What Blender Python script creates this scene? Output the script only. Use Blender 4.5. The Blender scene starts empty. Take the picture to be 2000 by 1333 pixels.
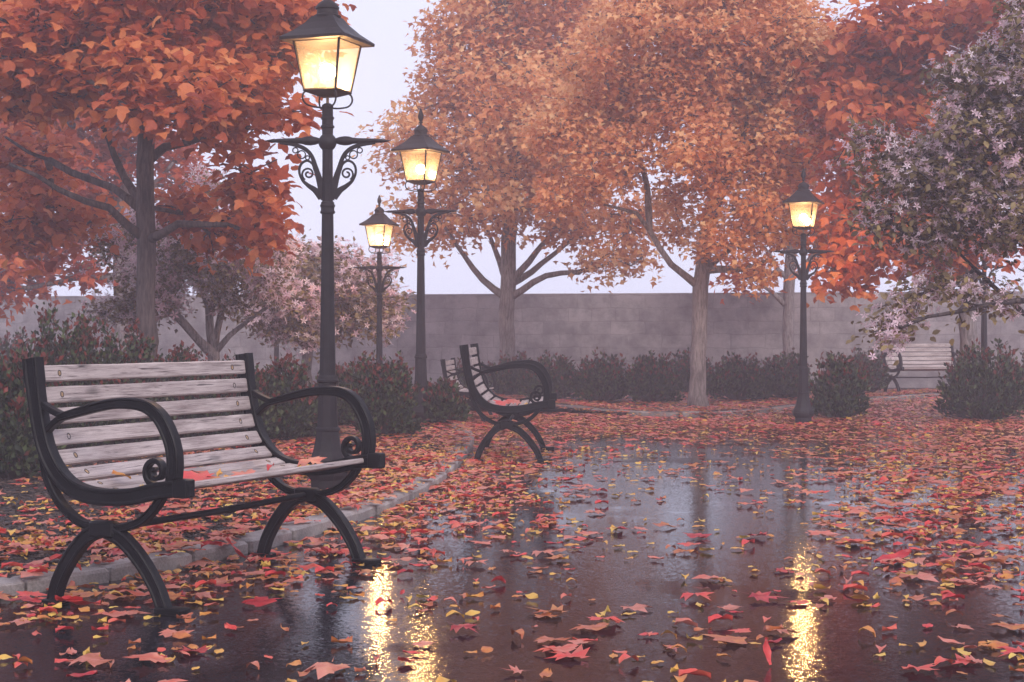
import bpy, math, random
import numpy as np
from mathutils import Vector, Matrix, noise

R = math.radians
rng = np.random.default_rng(11)
random.seed(5)
S = bpy.context.scene
C = S.collection
F = 3200.0            # focal length in photograph pixels, camera height 1 m, horizon at row 650

def at(px, py, Y):    # world point on the sight line of a photograph pixel at distance Y
    return np.array([(px - 1000) * Y / F, Y, 1 + (650 - py) * Y / F])

def gp(px, py):       # ground point seen at a pixel
    Y = F / (py - 650.0)
    return np.array([(px - 1000) * Y / F, Y, 0.0])

# ------------------------------------------------------------------ mesh helpers
def mk(name, V, Fc, mat, parent=None, attrs=None, smooth=False, loc=None):
    me = bpy.data.meshes.new(name)
    V = np.asarray(V, dtype=np.float32).reshape(-1, 3)
    if isinstance(Fc, np.ndarray):
        nf, k = Fc.shape
        me.vertices.add(len(V)); me.vertices.foreach_set('co', V.ravel())
        me.loops.add(nf * k); me.loops.foreach_set('vertex_index', Fc.astype(np.int32).ravel())
        me.polygons.add(nf)
        me.polygons.foreach_set('loop_start', np.arange(0, nf * k, k, dtype=np.int32))
        me.update(calc_edges=True)
    else:
        me.from_pydata([tuple(map(float, v)) for v in V], [], [tuple(int(i) for i in f) for f in Fc])
    if attrs:
        for an, arr in attrs.items():
            a = me.attributes.new(an, 'FLOAT', 'POINT')
            a.data.foreach_set('value', np.asarray(arr, dtype=np.float32))
    if smooth:
        me.polygons.foreach_set('use_smooth', np.ones(len(me.polygons), dtype=bool))
    me.validate()
    o = bpy.data.objects.new(name, me)
    if mat: me.materials.append(mat)
    C.objects.link(o)
    if loc is not None: o.location = loc
    if parent: o.parent = parent
    return o

def tag(o, label=None, cat=None, group=None, kind=None):
    if label: o['label'] = label
    if cat: o['category'] = cat
    if group: o['group'] = group
    if kind: o['kind'] = kind
    return o

def empty(name, loc, rz=0):
    o = bpy.data.objects.new(name, None); C.objects.link(o)
    o.location = [float(v) for v in loc]; o.rotation_euler = (0, 0, rz); o.empty_display_size = .1
    return o

def copy_tree(o, parent=None):
    c = o.copy(); C.objects.link(c)
    if parent: c.parent = parent
    for ch in list(o.children): copy_tree(ch, c)
    return c

class MB:
    def __init__(s): s.V = []; s.F = []
    def add(s, V, Fc):
        n = len(s.V); s.V += [tuple(v) for v in V]; s.F += [tuple(i + n for i in f) for f in Fc]
        return s
    def lathe(s, prof, seg=16, cx=0, cy=0, rot=0, axis='z', square=False):
        V = []; Fc = []
        for (r, z) in prof:
            for k in range(seg):
                a = rot + 2 * math.pi * k / seg
                rr = r
                p = (rr * math.cos(a), rr * math.sin(a), z)
                if axis == 'x': p = (z, rr * math.cos(a), rr * math.sin(a))
                V.append((p[0] + (cx if axis == 'z' else 0), p[1] + (cy if axis == 'z' else 0), p[2] + (0 if axis == 'z' else cx)))
        m = len(prof)
        for i in range(m - 1):
            for k in range(seg):
                k2 = (k + 1) % seg
                Fc.append((i * seg + k, i * seg + k2, (i + 1) * seg + k2, (i + 1) * seg + k))
        Fc.append(tuple(range(seg - 1, -1, -1))); Fc.append(tuple((m - 1) * seg + k for k in range(seg)))
        return s.add(V, Fc)
    def tube(s, pts, rad, seg=6):
        pts = [Vector(p) for p in pts]; V = []; Fc = []
        if not hasattr(rad, '__len__'): rad = [rad] * len(pts)
        up = Vector((0, 0, 1)); 
        t0 = (pts[1] - pts[0]).normalized()
        if abs(t0.z) > .9: up = Vector((0, 1, 0))
        u = t0.cross(up).normalized()
        for i, p in enumerate(pts):
            t = (pts[min(i + 1, len(pts) - 1)] - pts[max(i - 1, 0)]).normalized()
            u = (u - t * u.dot(t)).normalized(); v = t.cross(u)
            for k in range(seg):
                a = 2 * math.pi * k / seg
                V.append(p + (u * math.cos(a) + v * math.sin(a)) * rad[i])
        for i in range(len(pts) - 1):
            for k in range(seg):
                k2 = (k + 1) % seg
                Fc.append((i * seg + k, i * seg + k2, (i + 1) * seg + k2, (i + 1) * seg + k))
        Fc.append(tuple(range(seg - 1, -1, -1))); Fc.append(tuple((len(pts) - 1) * seg + k for k in range(seg)))
        return s.add(V, Fc)
    def sweep(s, pts, a, b, x, c=.004, g=.005, groove=True):
        """flat bar swept along 2D (f, z) points; a = half width in the plane, b = half thickness along x"""
        n = len(pts)
        if not hasattr(a, '__len__'): a = [a] * n
        V = []; Fc = []; m = 0
        for i in range(n):
            p0 = pts[max(i - 1, 0)]; p1 = pts[min(i + 1, n - 1)]
            tx, tz = p1[0] - p0[0], p1[1] - p0[1]; L = math.hypot(tx, tz); tx /= L; tz /= L
            nx, nz = -tz, tx
            A = a[i]; cc = min(c, A * .4)
            if groove:
                sec = [(-A + cc, -b), (-A * .6, -b), (-A * .45, -b + g), (A * .45, -b + g), (A * .6, -b), (A - cc, -b), (A, -b + cc), (A, b - cc),
                       (A - cc, b), (A * .6, b), (A * .45, b - g), (-A * .45, b - g), (-A * .6, b), (-A + cc, b), (-A, b - cc), (-A, -b + cc)]
            else:
                sec = [(-A + cc, -b), (A - cc, -b), (A, -b + cc), (A, b - cc), (A - cc, b), (-A + cc, b), (-A, b - cc), (-A, -b + cc)]
            m = len(sec)
            for (u, v) in sec:
                f = pts[i][0] + nx * u; z = pts[i][1] + nz * u
                V.append((x + v, -f, z))
        for i in range(n - 1):
            for k in range(m):
                k2 = (k + 1) % m
                Fc.append((i * m + k, i * m + k2, (i + 1) * m + k2, (i + 1) * m + k))
        Fc.append(tuple(range(m - 1, -1, -1))); Fc.append(tuple((n - 1) * m + k for k in range(m)))
        return s.add(V, Fc)
    def box(s, x0, x1, y0, y1, z0, z1, c=0.004):
        V = []
        # chamfered box: three rings of 8
        def ring(z, d):
            X0, X1, Y0, Y1 = x0 + d, x1 - d, y0 + d, y1 - d
            return [(X0 + c, Y0, z), (X1 - c, Y0, z), (X1, Y0 + c, z), (X1, Y1 - c, z), (X1 - c, Y1, z), (X0 + c, Y1, z), (X0, Y1 - c, z), (X0, Y0 + c, z)]
        V = ring(z0, c) + ring(z0 + c, 0) + ring(z1 - c, 0) + ring(z1, c)
        Fc = []
        for i in range(3):
            for k in range(8):
                k2 = (k + 1) % 8
                Fc.append((i * 8 + k, i * 8 + k2, (i + 1) * 8 + k2, (i + 1) * 8 + k))
        Fc.append(tuple(range(7, -1, -1))); Fc.append(tuple(24 + k for k in range(8)))
        return s.add(V, Fc)
    def build(s, name, mat, parent=None, smooth=False, loc=None):
        o = mk(name, s.V, s.F, mat, parent, smooth=False, loc=loc)
        if smooth:
            o.data.polygons.foreach_set('use_smooth', np.ones(len(o.data.polygons), dtype=bool))
            try: o.data.set_sharp_from_angle(angle=R(38))
            except Exception: pass
        return o

def cr(P, n=8):       # Catmull-Rom through points
    P = [np.array(p, float) for p in P]; out = []
    Q = [2 * P[0] - P[1]] + P + [2 * P[-1] - P[-2]]
    for i in range(1, len(Q) - 2):
        p0, p1, p2, p3 = Q[i - 1:i + 3]
        for k in range(n):
            t = k / n
            out.append(.5 * ((2 * p1) + (-p0 + p2) * t + (2 * p0 - 5 * p1 + 4 * p2 - p3) * t * t + (-p0 + 3 * p1 - 3 * p2 + p3) * t ** 3))
    out.append(P[-1])
    return out

# ------------------------------------------------------------------ materials
def mat(name):
    m = bpy.data.materials.new(name); m.use_nodes = True
    nt = m.node_tree
    for n in list(nt.nodes): nt.nodes.remove(n)
    return m, nt, nt.nodes.new('ShaderNodeOutputMaterial')
def N(nt, t, **kw):
    n = nt.nodes.new(t)
    for k, v in kw.items():
        if k.startswith('i_'): 
            key = k[2:]
            n.inputs[int(key) if key.isdigit() else key.replace('_', ' ')].default_value = v
        else: setattr(n, k, v)
    return n
def ramp(nt, stops, fac=None, interp='LINEAR'):
    n = nt.nodes.new('ShaderNodeValToRGB'); cr_ = n.color_ramp; cr_.interpolation = interp
    while len(cr_.elements) < len(stops): cr_.elements.new(.5)
    for e, (p, c) in zip(cr_.elements, stops): e.position = p; e.color = (*c, 1) if len(c) == 3 else c
    if fac is not None: nt.links.new(fac, n.inputs[0])
    return n

def leaf_mat(name, stops, trans=.35, rough=.5, attr='rnd', nscale=30, spec=.3):
    m, nt, out = mat(name); L = nt.links.new
    a = N(nt, 'ShaderNodeAttribute', attribute_name=attr)
    tc = N(nt, 'ShaderNodeTexCoord')
    no = N(nt, 'ShaderNodeTexNoise', i_Scale=nscale, i_Detail=4.0); L(tc.outputs['Object'], no.inputs['Vector'])
    ad = N(nt, 'ShaderNodeMath', operation='MULTIPLY_ADD', i_1=.36, i_2=-.18); L(no.outputs['Fac'], ad.inputs[0])
    su = N(nt, 'ShaderNodeMath', operation='ADD'); L(a.outputs['Fac'], su.inputs[0]); L(ad.outputs[0], su.inputs[1])
    cr_ = ramp(nt, stops, su.outputs[0])
    p = N(nt, 'ShaderNodeBsdfPrincipled', i_Roughness=rough); p.inputs['Specular IOR Level'].default_value = spec
    t = N(nt, 'ShaderNodeBsdfTranslucent'); mx = N(nt, 'ShaderNodeMixShader', i_0=trans)
    L(cr_.outputs[0], p.inputs['Base Color']); L(cr_.outputs[0], t.inputs['Color'])
    L(p.outputs[0], mx.inputs[1]); L(t.outputs[0], mx.inputs[2]); L(mx.outputs[0], out.inputs[0])
    return m

M = {}
M['leaf_red'] = leaf_mat('red_maple_leaf', [(0, (.22, .028, .014)), (.3, (.50, .095, .030)), (.65, (.74, .22, .065)), (1, (.84, .36, .12))], .45)
M['leaf_red_far'] = leaf_mat('far_red_maple_leaf', [(0, (.26, .03, .015)), (.5, (.56, .10, .03)), (1, (.75, .22, .06))], .45)
M['leaf_orange'] = leaf_mat('orange_maple_leaf', [(0, (.46, .14, .06)), (.35, (.76, .31, .12)), (.7, (.90, .50, .22)), (1, (.94, .66, .33))], .45)
M['leaf_olive'] = leaf_mat('olive_leaf', [(0, (.07, .045, .025)), (.5, (.20, .14, .06)), (1, (.40, .29, .12))], .3)
M['shrub_leaf'] = leaf_mat('shrub_leaf', [(0, (.012, .018, .010)), (.40, (.028, .045, .017)), (.62, (.10, .13, .045)), (.75, (.12, .028, .022)), (1, (.22, .045, .03))], .25)
M['petal'] = leaf_mat('blossom_petal', [(0, (.72, .42, .50)), (.45, (.84, .62, .68)), (1, (.92, .82, .84))], .35)
M['fallen'] = leaf_mat('fallen_leaf', [(0, (.15, .012, .013)), (.15, (.42, .022, .028)), (.28, (.68, .065, .055)), (.38, (.60, .11, .065)), (.5, (.60, .21, .15)), (.6, (.42, .11, .045)), (.70, (.60, .22, .045)), (.82, (.66, .34, .06)), (1, (.74, .52, .11))], .15, .42, nscale=22, spec=.45)

def bark(name, c0, c1):
    m, nt, out = mat(name); L = nt.links.new
    tc = N(nt, 'ShaderNodeTexCoord'); mp = N(nt, 'ShaderNodeMapping'); mp.inputs['Scale'].default_value = (38, 38, 6)
    L(tc.outputs['Object'], mp.inputs[0])
    no = N(nt, 'ShaderNodeTexNoise', i_Scale=1.0, i_Detail=7.0, i_Roughness=.65, i_Distortion=.6); L(mp.outputs[0], no.inputs['Vector'])
    n2 = N(nt, 'ShaderNodeTexNoise', i_Scale=3.0, i_Detail=3.0); L(tc.outputs['Object'], n2.inputs['Vector'])
    mul = N(nt, 'ShaderNodeMath', operation='MULTIPLY_ADD', i_1=.4, i_2=-.2); L(n2.outputs['Fac'], mul.inputs[0])
    ad = N(nt, 'ShaderNodeMath', operation='ADD'); L(no.outputs['Fac'], ad.inputs[0]); L(mul.outputs[0], ad.inputs[1])
    cr_ = ramp(nt, [(.38, c0), (.62, c1)], ad.outputs[0])
    p = N(nt, 'ShaderNodeBsdfPrincipled', i_Roughness=.8)
    b = N(nt, 'ShaderNodeBump', i_Strength=.9, i_Distance=.02); L(no.outputs['Fac'], b.inputs['Height'])
    L(b.outputs[0], p.inputs['Normal']); L(cr_.outputs[0], p.inputs['Base Color']); L(p.outputs[0], out.inputs[0])
    return m
M['bark_dark'] = bark('dark_bark', (.022, .015, .016), (.12, .085, .08))
M['bark_mid'] = bark('grey_brown_bark', (.10, .082, .082), (.29, .245, .24))

def iron(name, base, rough=.5):
    m, nt, out = mat(name); L = nt.links.new
    tc = N(nt, 'ShaderNodeTexCoord')
    no = N(nt, 'ShaderNodeTexNoise', i_Scale=140.0, i_Detail=3.0); L(tc.outputs['Object'], no.inputs['Vector'])
    n2 = N(nt, 'ShaderNodeTexNoise', i_Scale=9.0, i_Detail=5.0, i_Roughness=.7); L(tc.outputs['Object'], n2.inputs['Vector'])
    cr_ = ramp(nt, [(.3, tuple(v * .6 for v in base)), (.7, tuple(v * 1.5 for v in base))], n2.outputs['Fac'])
    rr = N(nt, 'ShaderNodeMapRange', i_1=.3, i_2=.7, i_3=rough - .12, i_4=rough + .15); L(n2.outputs['Fac'], rr.inputs[0])
    p = N(nt, 'ShaderNodeBsdfPrincipled'); p.inputs['Specular IOR Level'].default_value = .16
    b = N(nt, 'ShaderNodeBump', i_Strength=.45, i_Distance=.002); L(no.outputs['Fac'], b.inputs['Height'])
    b2 = N(nt, 'ShaderNodeBump', i_Strength=.35, i_Distance=.01); L(n2.outputs['Fac'], b2.inputs['Height']); L(b.outputs[0], b2.inputs['Normal'])
    L(b2.outputs[0], p.inputs['Normal']); L(rr.outputs[0], p.inputs['Roughness'])
    L(cr_.outputs[0], p.inputs['Base Color']); L(p.outputs[0], out.inputs[0])
    return m
M['iron'] = iron('cast_iron', (.006, .0055, .0065), .42)
M['lamp_iron'] = iron('painted_lamp_iron', (.018, .015, .017), .5)

def wood():
    m, nt, out = mat('weathered_wood'); L = nt.links.new
    tc = N(nt, 'ShaderNodeTexCoord'); oi = N(nt, 'ShaderNodeObjectInfo')
    off = N(nt, 'ShaderNodeVectorMath', operation='SCALE'); cmb = N(nt, 'ShaderNodeCombineXYZ', i_0=1.0, i_1=.7, i_2=.5)
    mu = N(nt, 'ShaderNodeMath', operation='MULTIPLY', i_1=23.0); L(oi.outputs['Random'], mu.inputs[0])
    L(cmb.outputs[0], off.inputs[0]); L(mu.outputs[0], off.inputs['Scale'])
    add = N(nt, 'ShaderNodeVectorMath', operation='ADD'); L(tc.outputs['Object'], add.inputs[0]); L(off.outputs[0], add.inputs[1])
    mp = N(nt, 'ShaderNodeMapping'); mp.inputs['Scale'].default_value = (2.2, 55, 55); L(add.outputs[0], mp.inputs[0])
    g = N(nt, 'ShaderNodeTexNoise', i_Scale=2.0, i_Detail=8.0, i_Roughness=.7, i_Distortion=1.2); L(mp.outputs[0], g.inputs['Vector'])
    mp2 = N(nt, 'ShaderNodeMapping'); mp2.inputs['Scale'].default_value = (3, 14, 14); L(add.outputs[0], mp2.inputs[0])
    st = N(nt, 'ShaderNodeTexNoise', i_Scale=1.2, i_Detail=4.0); L(mp2.outputs[0], st.inputs['Vector'])
    # knots
    mp3 = N(nt, 'ShaderNodeMapping'); mp3.inputs['Scale'].default_value = (3.2, 9, 9); L(add.outputs[0], mp3.inputs[0])
    vo = N(nt, 'ShaderNodeTexVoronoi', i_Scale=1.0); L(mp3.outputs[0], vo.inputs['Vector'])
    kn = ramp(nt, [(.0, (.25, .25, .25)), (.10, (.35, .35, .35)), (.2, (1, 1, 1))], vo.outputs['Distance'])
    c1 = ramp(nt, [(.3, (.12, .09, .085)), (.47, (.40, .33, .31)), (.7, (.60, .52, .495))], g.outputs['Fac'])
    c2 = ramp(nt, [(.3, (.55, .50, .50)), (.6, (1, 1, 1))], st.outputs['Fac'])
    m1 = N(nt, 'ShaderNodeMix', data_type='RGBA', blend_type='MULTIPLY'); m1.inputs[0].default_value = .8
    L(c1.outputs[0], m1.inputs[6]); L(c2.outputs[0], m1.inputs[7])
    mp4 = N(nt, 'ShaderNodeMapping'); mp4.inputs['Scale'].default_value = (2.6, 60, 60); L(add.outputs[0], mp4.inputs[0])
    ck = N(nt, 'ShaderNodeTexNoise', i_Scale=2.4, i_Detail=3.0, i_Roughness=.5, i_Distortion=.5); L(mp4.outputs[0], ck.inputs['Vector'])
    ckr = ramp(nt, [(.30, (.12, .10, .10)), (.37, (1, 1, 1))], ck.outputs['Fac'])
    m0 = N(nt, 'ShaderNodeMix', data_type='RGBA', blend_type='MULTIPLY'); m0.inputs[0].default_value = .9; L(m1.outputs[2], m0.inputs[6]); L(ckr.outputs[0], m0.inputs[7])
    m2 = N(nt, 'ShaderNodeMix', data_type='RGBA', blend_type='MULTIPLY'); m2.inputs[0].default_value = .75
    L(m0.outputs[2], m2.inputs[6]); L(kn.outputs[0], m2.inputs[7])
    p = N(nt, 'ShaderNodeBsdfPrincipled', i_Roughness=.55)
    b = N(nt, 'ShaderNodeBump', i_Strength=.7, i_Distance=.003); L(g.outputs['Fac'], b.inputs['Height'])
    L(b.outputs[0], p.inputs['Normal']); L(m2.outputs[2], p.inputs['Base Color']); L(p.outputs[0], out.inputs[0])
    return m
M['wood'] = wood()

def simple(name, col, rough=.6, metal=0):
    m, nt, out = mat(name)
    p = N(nt, 'ShaderNodeBsdfPrincipled', i_Roughness=rough, i_Metallic=metal); p.inputs['Base Color'].default_value = (*col, 1)
    tc = N(nt, 'ShaderNodeTexCoord'); no = N(nt, 'ShaderNodeTexNoise', i_Scale=60.0); nt.links.new(tc.outputs['Object'], no.inputs['Vector'])
    r_ = ramp(nt, [(.3, tuple(v * .7 for v in col)), (.7, tuple(min(1, v * 1.2) for v in col))], no.outputs['Fac'])
    nt.links.new(r_.outputs[0], p.inputs['Base Color'])
    nt.links.new(p.outputs[0], out.inputs[0]); return m
M['plug'] = simple('wood_plug', (.40, .25, .13))
M['bolt'] = simple('bolt_rim', (.02, .017, .017), .5)
M['stem'] = simple('shrub_stem', (.07, .045, .035), .8)

def asphalt():
    m, nt, out = mat('wet_asphalt'); L = nt.links.new
    tc = N(nt, 'ShaderNodeTexCoord')
    big = N(nt, 'ShaderNodeTexNoise', i_Scale=.9, i_Detail=5.0, i_Roughness=.55); L(tc.outputs['Object'], big.inputs['Vector'])
    grit = N(nt, 'ShaderNodeTexNoise', i_Scale=95.0, i_Detail=3.0, i_Roughness=.6); L(tc.outputs['Object'], grit.inputs['Vector'])
    vor = N(nt, 'ShaderNodeTexVoronoi', i_Scale=150.0); L(tc.outputs['Object'], vor.inputs['Vector'])
    pud = ramp(nt, [(.56, (0, 0, 0)), (.63, (1, 1, 1))], big.outputs['Fac'])        # 1 = standing water
    col = ramp(nt, [(.3, (.004, .0035, .0045)), (.62, (.022, .018, .023)), (.8, (.06, .052, .06))], grit.outputs['Fac'])
    p = N(nt, 'ShaderNodeBsdfPrincipled'); p.inputs['IOR'].default_value = 1.36; p.inputs['Specular IOR Level'].default_value = .30
    rr = N(nt, 'ShaderNodeMapRange', i_1=0.0, i_2=1.0, i_3=.075, i_4=.03); L(pud.outputs[0], rr.inputs[0])
    bs = N(nt, 'ShaderNodeMapRange', i_1=0.0, i_2=1.0, i_3=.15, i_4=.04); L(pud.outputs[0], bs.inputs[0])
    b = N(nt, 'ShaderNodeBump', i_Distance=.0008); L(bs.outputs[0], b.inputs['Strength']); 
    sm = N(nt, 'ShaderNodeMath', operation='MULTIPLY_ADD', i_1=.35); L(vor.outputs['Distance'], sm.inputs[0]); L(grit.outputs['Fac'], sm.inputs[2])
    L(sm.outputs[0], b.inputs['Height'])
    n3 = N(nt, 'ShaderNodeTexNoise', i_Scale=30.0, i_Detail=5.0, i_Roughness=.65); L(tc.outputs['Object'], n3.inputs['Vector'])
    b2 = N(nt, 'ShaderNodeBump', i_Distance=.004, i_Strength=.05); L(n3.outputs['Fac'], b2.inputs['Height']); L(b.outputs[0], b2.inputs['Normal'])
    # aggregate chips: each cell of the surface leans its own way
    acc = b2.outputs[0]
    ks = N(nt, 'ShaderNodeMapRange', i_1=0.0, i_2=1.0, i_3=1.0, i_4=.12); L(pud.outputs[0], ks.inputs[0])
    for sc_, k_ in ((80.0, .036), (170.0, .034)):
        v = N(nt, 'ShaderNodeTexVoronoi', i_Scale=sc_); L(tc.outputs['Object'], v.inputs['Vector'])
        sb = N(nt, 'ShaderNodeVectorMath', operation='SUBTRACT'); sb.inputs[1].default_value = (.5, .5, .5); L(v.outputs['Color'], sb.inputs[0])
        ml = N(nt, 'ShaderNodeVectorMath', operation='MULTIPLY'); ml.inputs[1].default_value = (k_, k_, 0); L(sb.outputs[0], ml.inputs[0])
        sl = N(nt, 'ShaderNodeVectorMath', operation='SCALE'); L(ml.outputs[0], sl.inputs[0]); L(ks.outputs[0], sl.inputs['Scale'])
        ad = N(nt, 'ShaderNodeVectorMath', operation='ADD'); L(acc, ad.inputs[0]); L(sl.outputs[0], ad.inputs[1]); acc = ad.outputs[0]
        if sc_ < 100:
            sp = N(nt, 'ShaderNodeSeparateColor'); L(v.outputs['Color'], sp.inputs[0])
            cc = ramp(nt, [(.5, (.5, .5, .5)), (.85, (1.2, 1.15, 1.2)), (1, (2.6, 2.4, 2.5))], sp.outputs[2])
            mc_ = N(nt, 'ShaderNodeMix', data_type='RGBA', blend_type='MULTIPLY'); mc_.inputs[0].default_value = 1.0; L(col.outputs[0], mc_.inputs[6]); L(cc.outputs[0], mc_.inputs[7])
    nr = N(nt, 'ShaderNodeVectorMath', operation='NORMALIZE'); L(acc, nr.inputs[0])
    L(mc_.outputs[2], p.inputs['Base Color']); L(rr.outputs[0], p.inputs['Roughness']); L(nr.outputs[0], p.inputs['Normal'])
    L(p.outputs[0], out.inputs[0]); return m
M['asphalt'] = asphalt()

def soil():
    m, nt, out = mat('dark_mulch'); L = nt.links.new
    tc = N(nt, 'ShaderNodeTexCoord')
    no = N(nt, 'ShaderNodeTexNoise', i_Scale=45.0, i_Detail=6.0, i_Roughness=.7, i_Distortion=1.0); L(tc.outputs['Object'], no.inputs['Vector'])
    col = ramp(nt, [(.38, (.006, .004, .004)), (.58, (.026, .016, .013)), (.8, (.075, .045, .036))], no.outputs['Fac'])
    p = N(nt, 'ShaderNodeBsdfPrincipled', i_Roughness=.6)
    b = N(nt, 'ShaderNodeBump', i_Strength=1.0, i_Distance=.03); L(no.outputs['Fac'], b.inputs['Height'])
    L(b.outputs[0], p.inputs['Normal']); L(col.outputs[0], p.inputs['Base Color']); L(p.outputs[0], out.inputs[0])
    return m
M['soil'] = soil()

def stone(name, c0, c1, sc=6):
    m, nt, out = mat(name); L = nt.links.new
    tc = N(nt, 'ShaderNodeTexCoord')
    no = N(nt, 'ShaderNodeTexNoise', i_Scale=float(sc), i_Detail=8.0, i_Roughness=.65); L(tc.outputs['Object'], no.inputs['Vector'])
    n2 = N(nt, 'ShaderNodeTexNoise', i_Scale=sc * 18.0, i_Detail=3.0); L(tc.outputs['Object'], n2.inputs['Vector'])
    mx = N(nt, 'ShaderNodeMix', data_type='FLOAT'); mx.inputs[0].default_value = .35; L(no.outputs['Fac'], mx.inputs[2]); L(n2.outputs['Fac'], mx.inputs[3])
    col = ramp(nt, [(.35, c0), (.65, c1)], mx.outputs[0])
    p = N(nt, 'ShaderNodeBsdfPrincipled', i_Roughness=.62)
    b = N(nt, 'ShaderNodeBump', i_Strength=.6, i_Distance=.01); L(mx.outputs[0], b.inputs['Height'])
    L(b.outputs[0], p.inputs['Normal']); L(col.outputs[0], p.inputs['Base Color']); L(p.outputs[0], out.inputs[0])
    return m
M['kerb'] = stone('kerb_stone', (.13, .11, .105), (.38, .33, .31))

def wallmat():
    m, nt, out = mat('wall_stone'); L = nt.links.new
    tc = N(nt, 'ShaderNodeTexCoord'); mp = N(nt, 'ShaderNodeMapping'); mp.inputs['Rotation'].default_value = (R(90), 0, 0)
    L(tc.outputs['Object'], mp.inputs[0])
    wn = N(nt, 'ShaderNodeTexNoise', i_Scale=2.5, i_Detail=2.0); L(mp.outputs[0], wn.inputs['Vector'])
    wa = N(nt, 'ShaderNodeMix', data_type='RGBA', blend_type='LINEAR_LIGHT'); wa.inputs[0].default_value = .05; L(mp.outputs[0], wa.inputs[6]); L(wn.outputs['Color'], wa.inputs[7])
    br = N(nt, 'ShaderNodeTexBrick', i_Scale=1.0); br.inputs['Brick Width'].default_value = .62; br.inputs['Row Height'].default_value = .24
    br.inputs['Mortar Size'].default_value = .012; br.inputs['Mortar Smooth'].default_value = .4; br.offset_frequency = 2; br.squash = .7; br.squash_frequency = 3
    br.inputs['Color1'].default_value = (.29, .255, .265, 1); br.inputs['Color2'].default_value = (.40, .355, .36, 1); br.inputs['Mortar'].default_value = (.29, .255, .26, 1)
    L(wa.outputs[2], br.inputs['Vector'])
    no = N(nt, 'ShaderNodeTexNoise', i_Scale=2.2, i_Detail=8.0, i_Roughness=.75); L(tc.outputs['Object'], no.inputs['Vector'])
    c = ramp(nt, [(.38, (.42, .41, .43)), (.6, (1, 1, 1))], no.outputs['Fac'])
    mx = N(nt, 'ShaderNodeMix', data_type='RGBA', blend_type='MULTIPLY'); mx.inputs[0].default_value = .8
    L(br.outputs[0], mx.inputs[6]); L(c.outputs[0], mx.inputs[7])
    p = N(nt, 'ShaderNodeBsdfPrincipled', i_Roughness=.85)
    b = N(nt, 'ShaderNodeBump', i_Strength=.25, i_Distance=.01); L(br.outputs['Fac'], b.inputs['Height']); b.invert = True
    b2 = N(nt, 'ShaderNodeBump', i_Strength=.6, i_Distance=.02); L(no.outputs['Fac'], b2.inputs['Height']); L(b.outputs[0], b2.inputs['Normal'])
    L(b2.outputs[0], p.inputs['Normal']); L(mx.outputs[2], p.inputs['Base Color']); L(p.outputs[0], out.inputs[0]); return m
M['wall'] = wallmat()

LAMP_COL = (1.0, .62, .30)
def glassmat():
    m, nt, out = mat('frosted_pane'); L = nt.links.new
    tc = N(nt, 'ShaderNodeTexCoord'); no = N(nt, 'ShaderNodeTexNoise', i_Scale=5.0, i_Detail=3.0); L(tc.outputs['Object'], no.inputs['Vector'])
    t = N(nt, 'ShaderNodeBsdfTransparent'); t.inputs[0].default_value = (.95, .80, .60, 1)
    r_ = ramp(nt, [(.3, (.95, .82, .62)), (.7, (1, .92, .76))], no.outputs['Fac'])
    tr = N(nt, 'ShaderNodeBsdfTranslucent'); L(r_.outputs[0], tr.inputs[0])
    f = N(nt, 'ShaderNodeMapRange', i_1=.3, i_2=.7, i_3=.035, i_4=.055); L(no.outputs['Fac'], f.inputs[0])
    mx = N(nt, 'ShaderNodeMixShader'); L(f.outputs[0], mx.inputs[0]); L(t.outputs[0], mx.inputs[1]); L(tr.outputs[0], mx.inputs[2])
    gl = N(nt, 'ShaderNodeBsdfGlossy', i_Roughness=.12); mx2 = N(nt, 'ShaderNodeMixShader', i_0=.05)
    L(mx.outputs[0], mx2.inputs[1]); L(gl.outputs[0], mx2.inputs[2]); L(mx2.outputs[0], out.inputs[0]); return m
M['pane'] = glassmat()
def bulbmat():
    m, nt, out = mat('glowing_bulb'); L = nt.links.new
    t = N(nt, 'ShaderNodeBsdfTransparent'); e = N(nt, 'ShaderNodeEmission', i_Strength=18.0); e.inputs[0].default_value = (1, .72, .38, 1)
    a = N(nt, 'ShaderNodeAddShader'); L(t.outputs[0], a.inputs[0]); L(e.outputs[0], a.inputs[1]); L(a.outputs[0], out.inputs[0])
    return m
M['bulb'] = bulbmat()

# ------------------------------------------------------------------ ground, path, beds, kerbs
def inpoly(x, y, P):
    x = np.asarray(x); y = np.asarray(y); ins = np.zeros(x.shape, bool); n = len(P)
    for i in range(n):
        x0, y0 = P[i]; x1, y1 = P[(i + 1) % n]
        c = ((y0 > y) != (y1 > y)) & (x < (x1 - x0) * (y - y0) / (y1 - y0 + 1e-12) + x0)
        ins ^= c
    return ins
KL = [p for p in cr([(-4.6, 3.2), (-3.1, 4.9), (-1.96, 6.27), (-1.457, 6.96), (-.947, 8.42), (-.60, 10.3), (-.47, 12.4), (-.43, 14.6), (-.52, 16.6), (-.80, 18.0), (-1.5, 19.6), (-3, 22), (-6, 24), (-16, 25.5)], 8)]
KF = [p for p in cr([(-18, 28.6), (-6, 26.6), (-2, 24.6), (.3, 22.2), (1.15, 20.2), (1.9, 19.5), (2.7, 19.9), (3.9, 21.6), (5.6, 24.3), (8, 25.9), (18, 27)], 8)]
KR = [p for p in cr([(8.0, 5.5), (5.6, 8.6), (4.5, 11.0), (4.0, 12.4), (5.0, 14.4), (6.8, 15.8), (9.5, 17.0), (18, 18.0)], 8)]
bedL = [tuple(p) for p in KL] + [(-30, 25.5), (-30, 3.2)]
bedF = [tuple(p) for p in KF] + [(30, 27), (30, 42), (-30, 42), (-30, 28.6)]
bedR = [tuple(p) for p in KR] + [(30, 18.5), (30, 5.5)]

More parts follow.
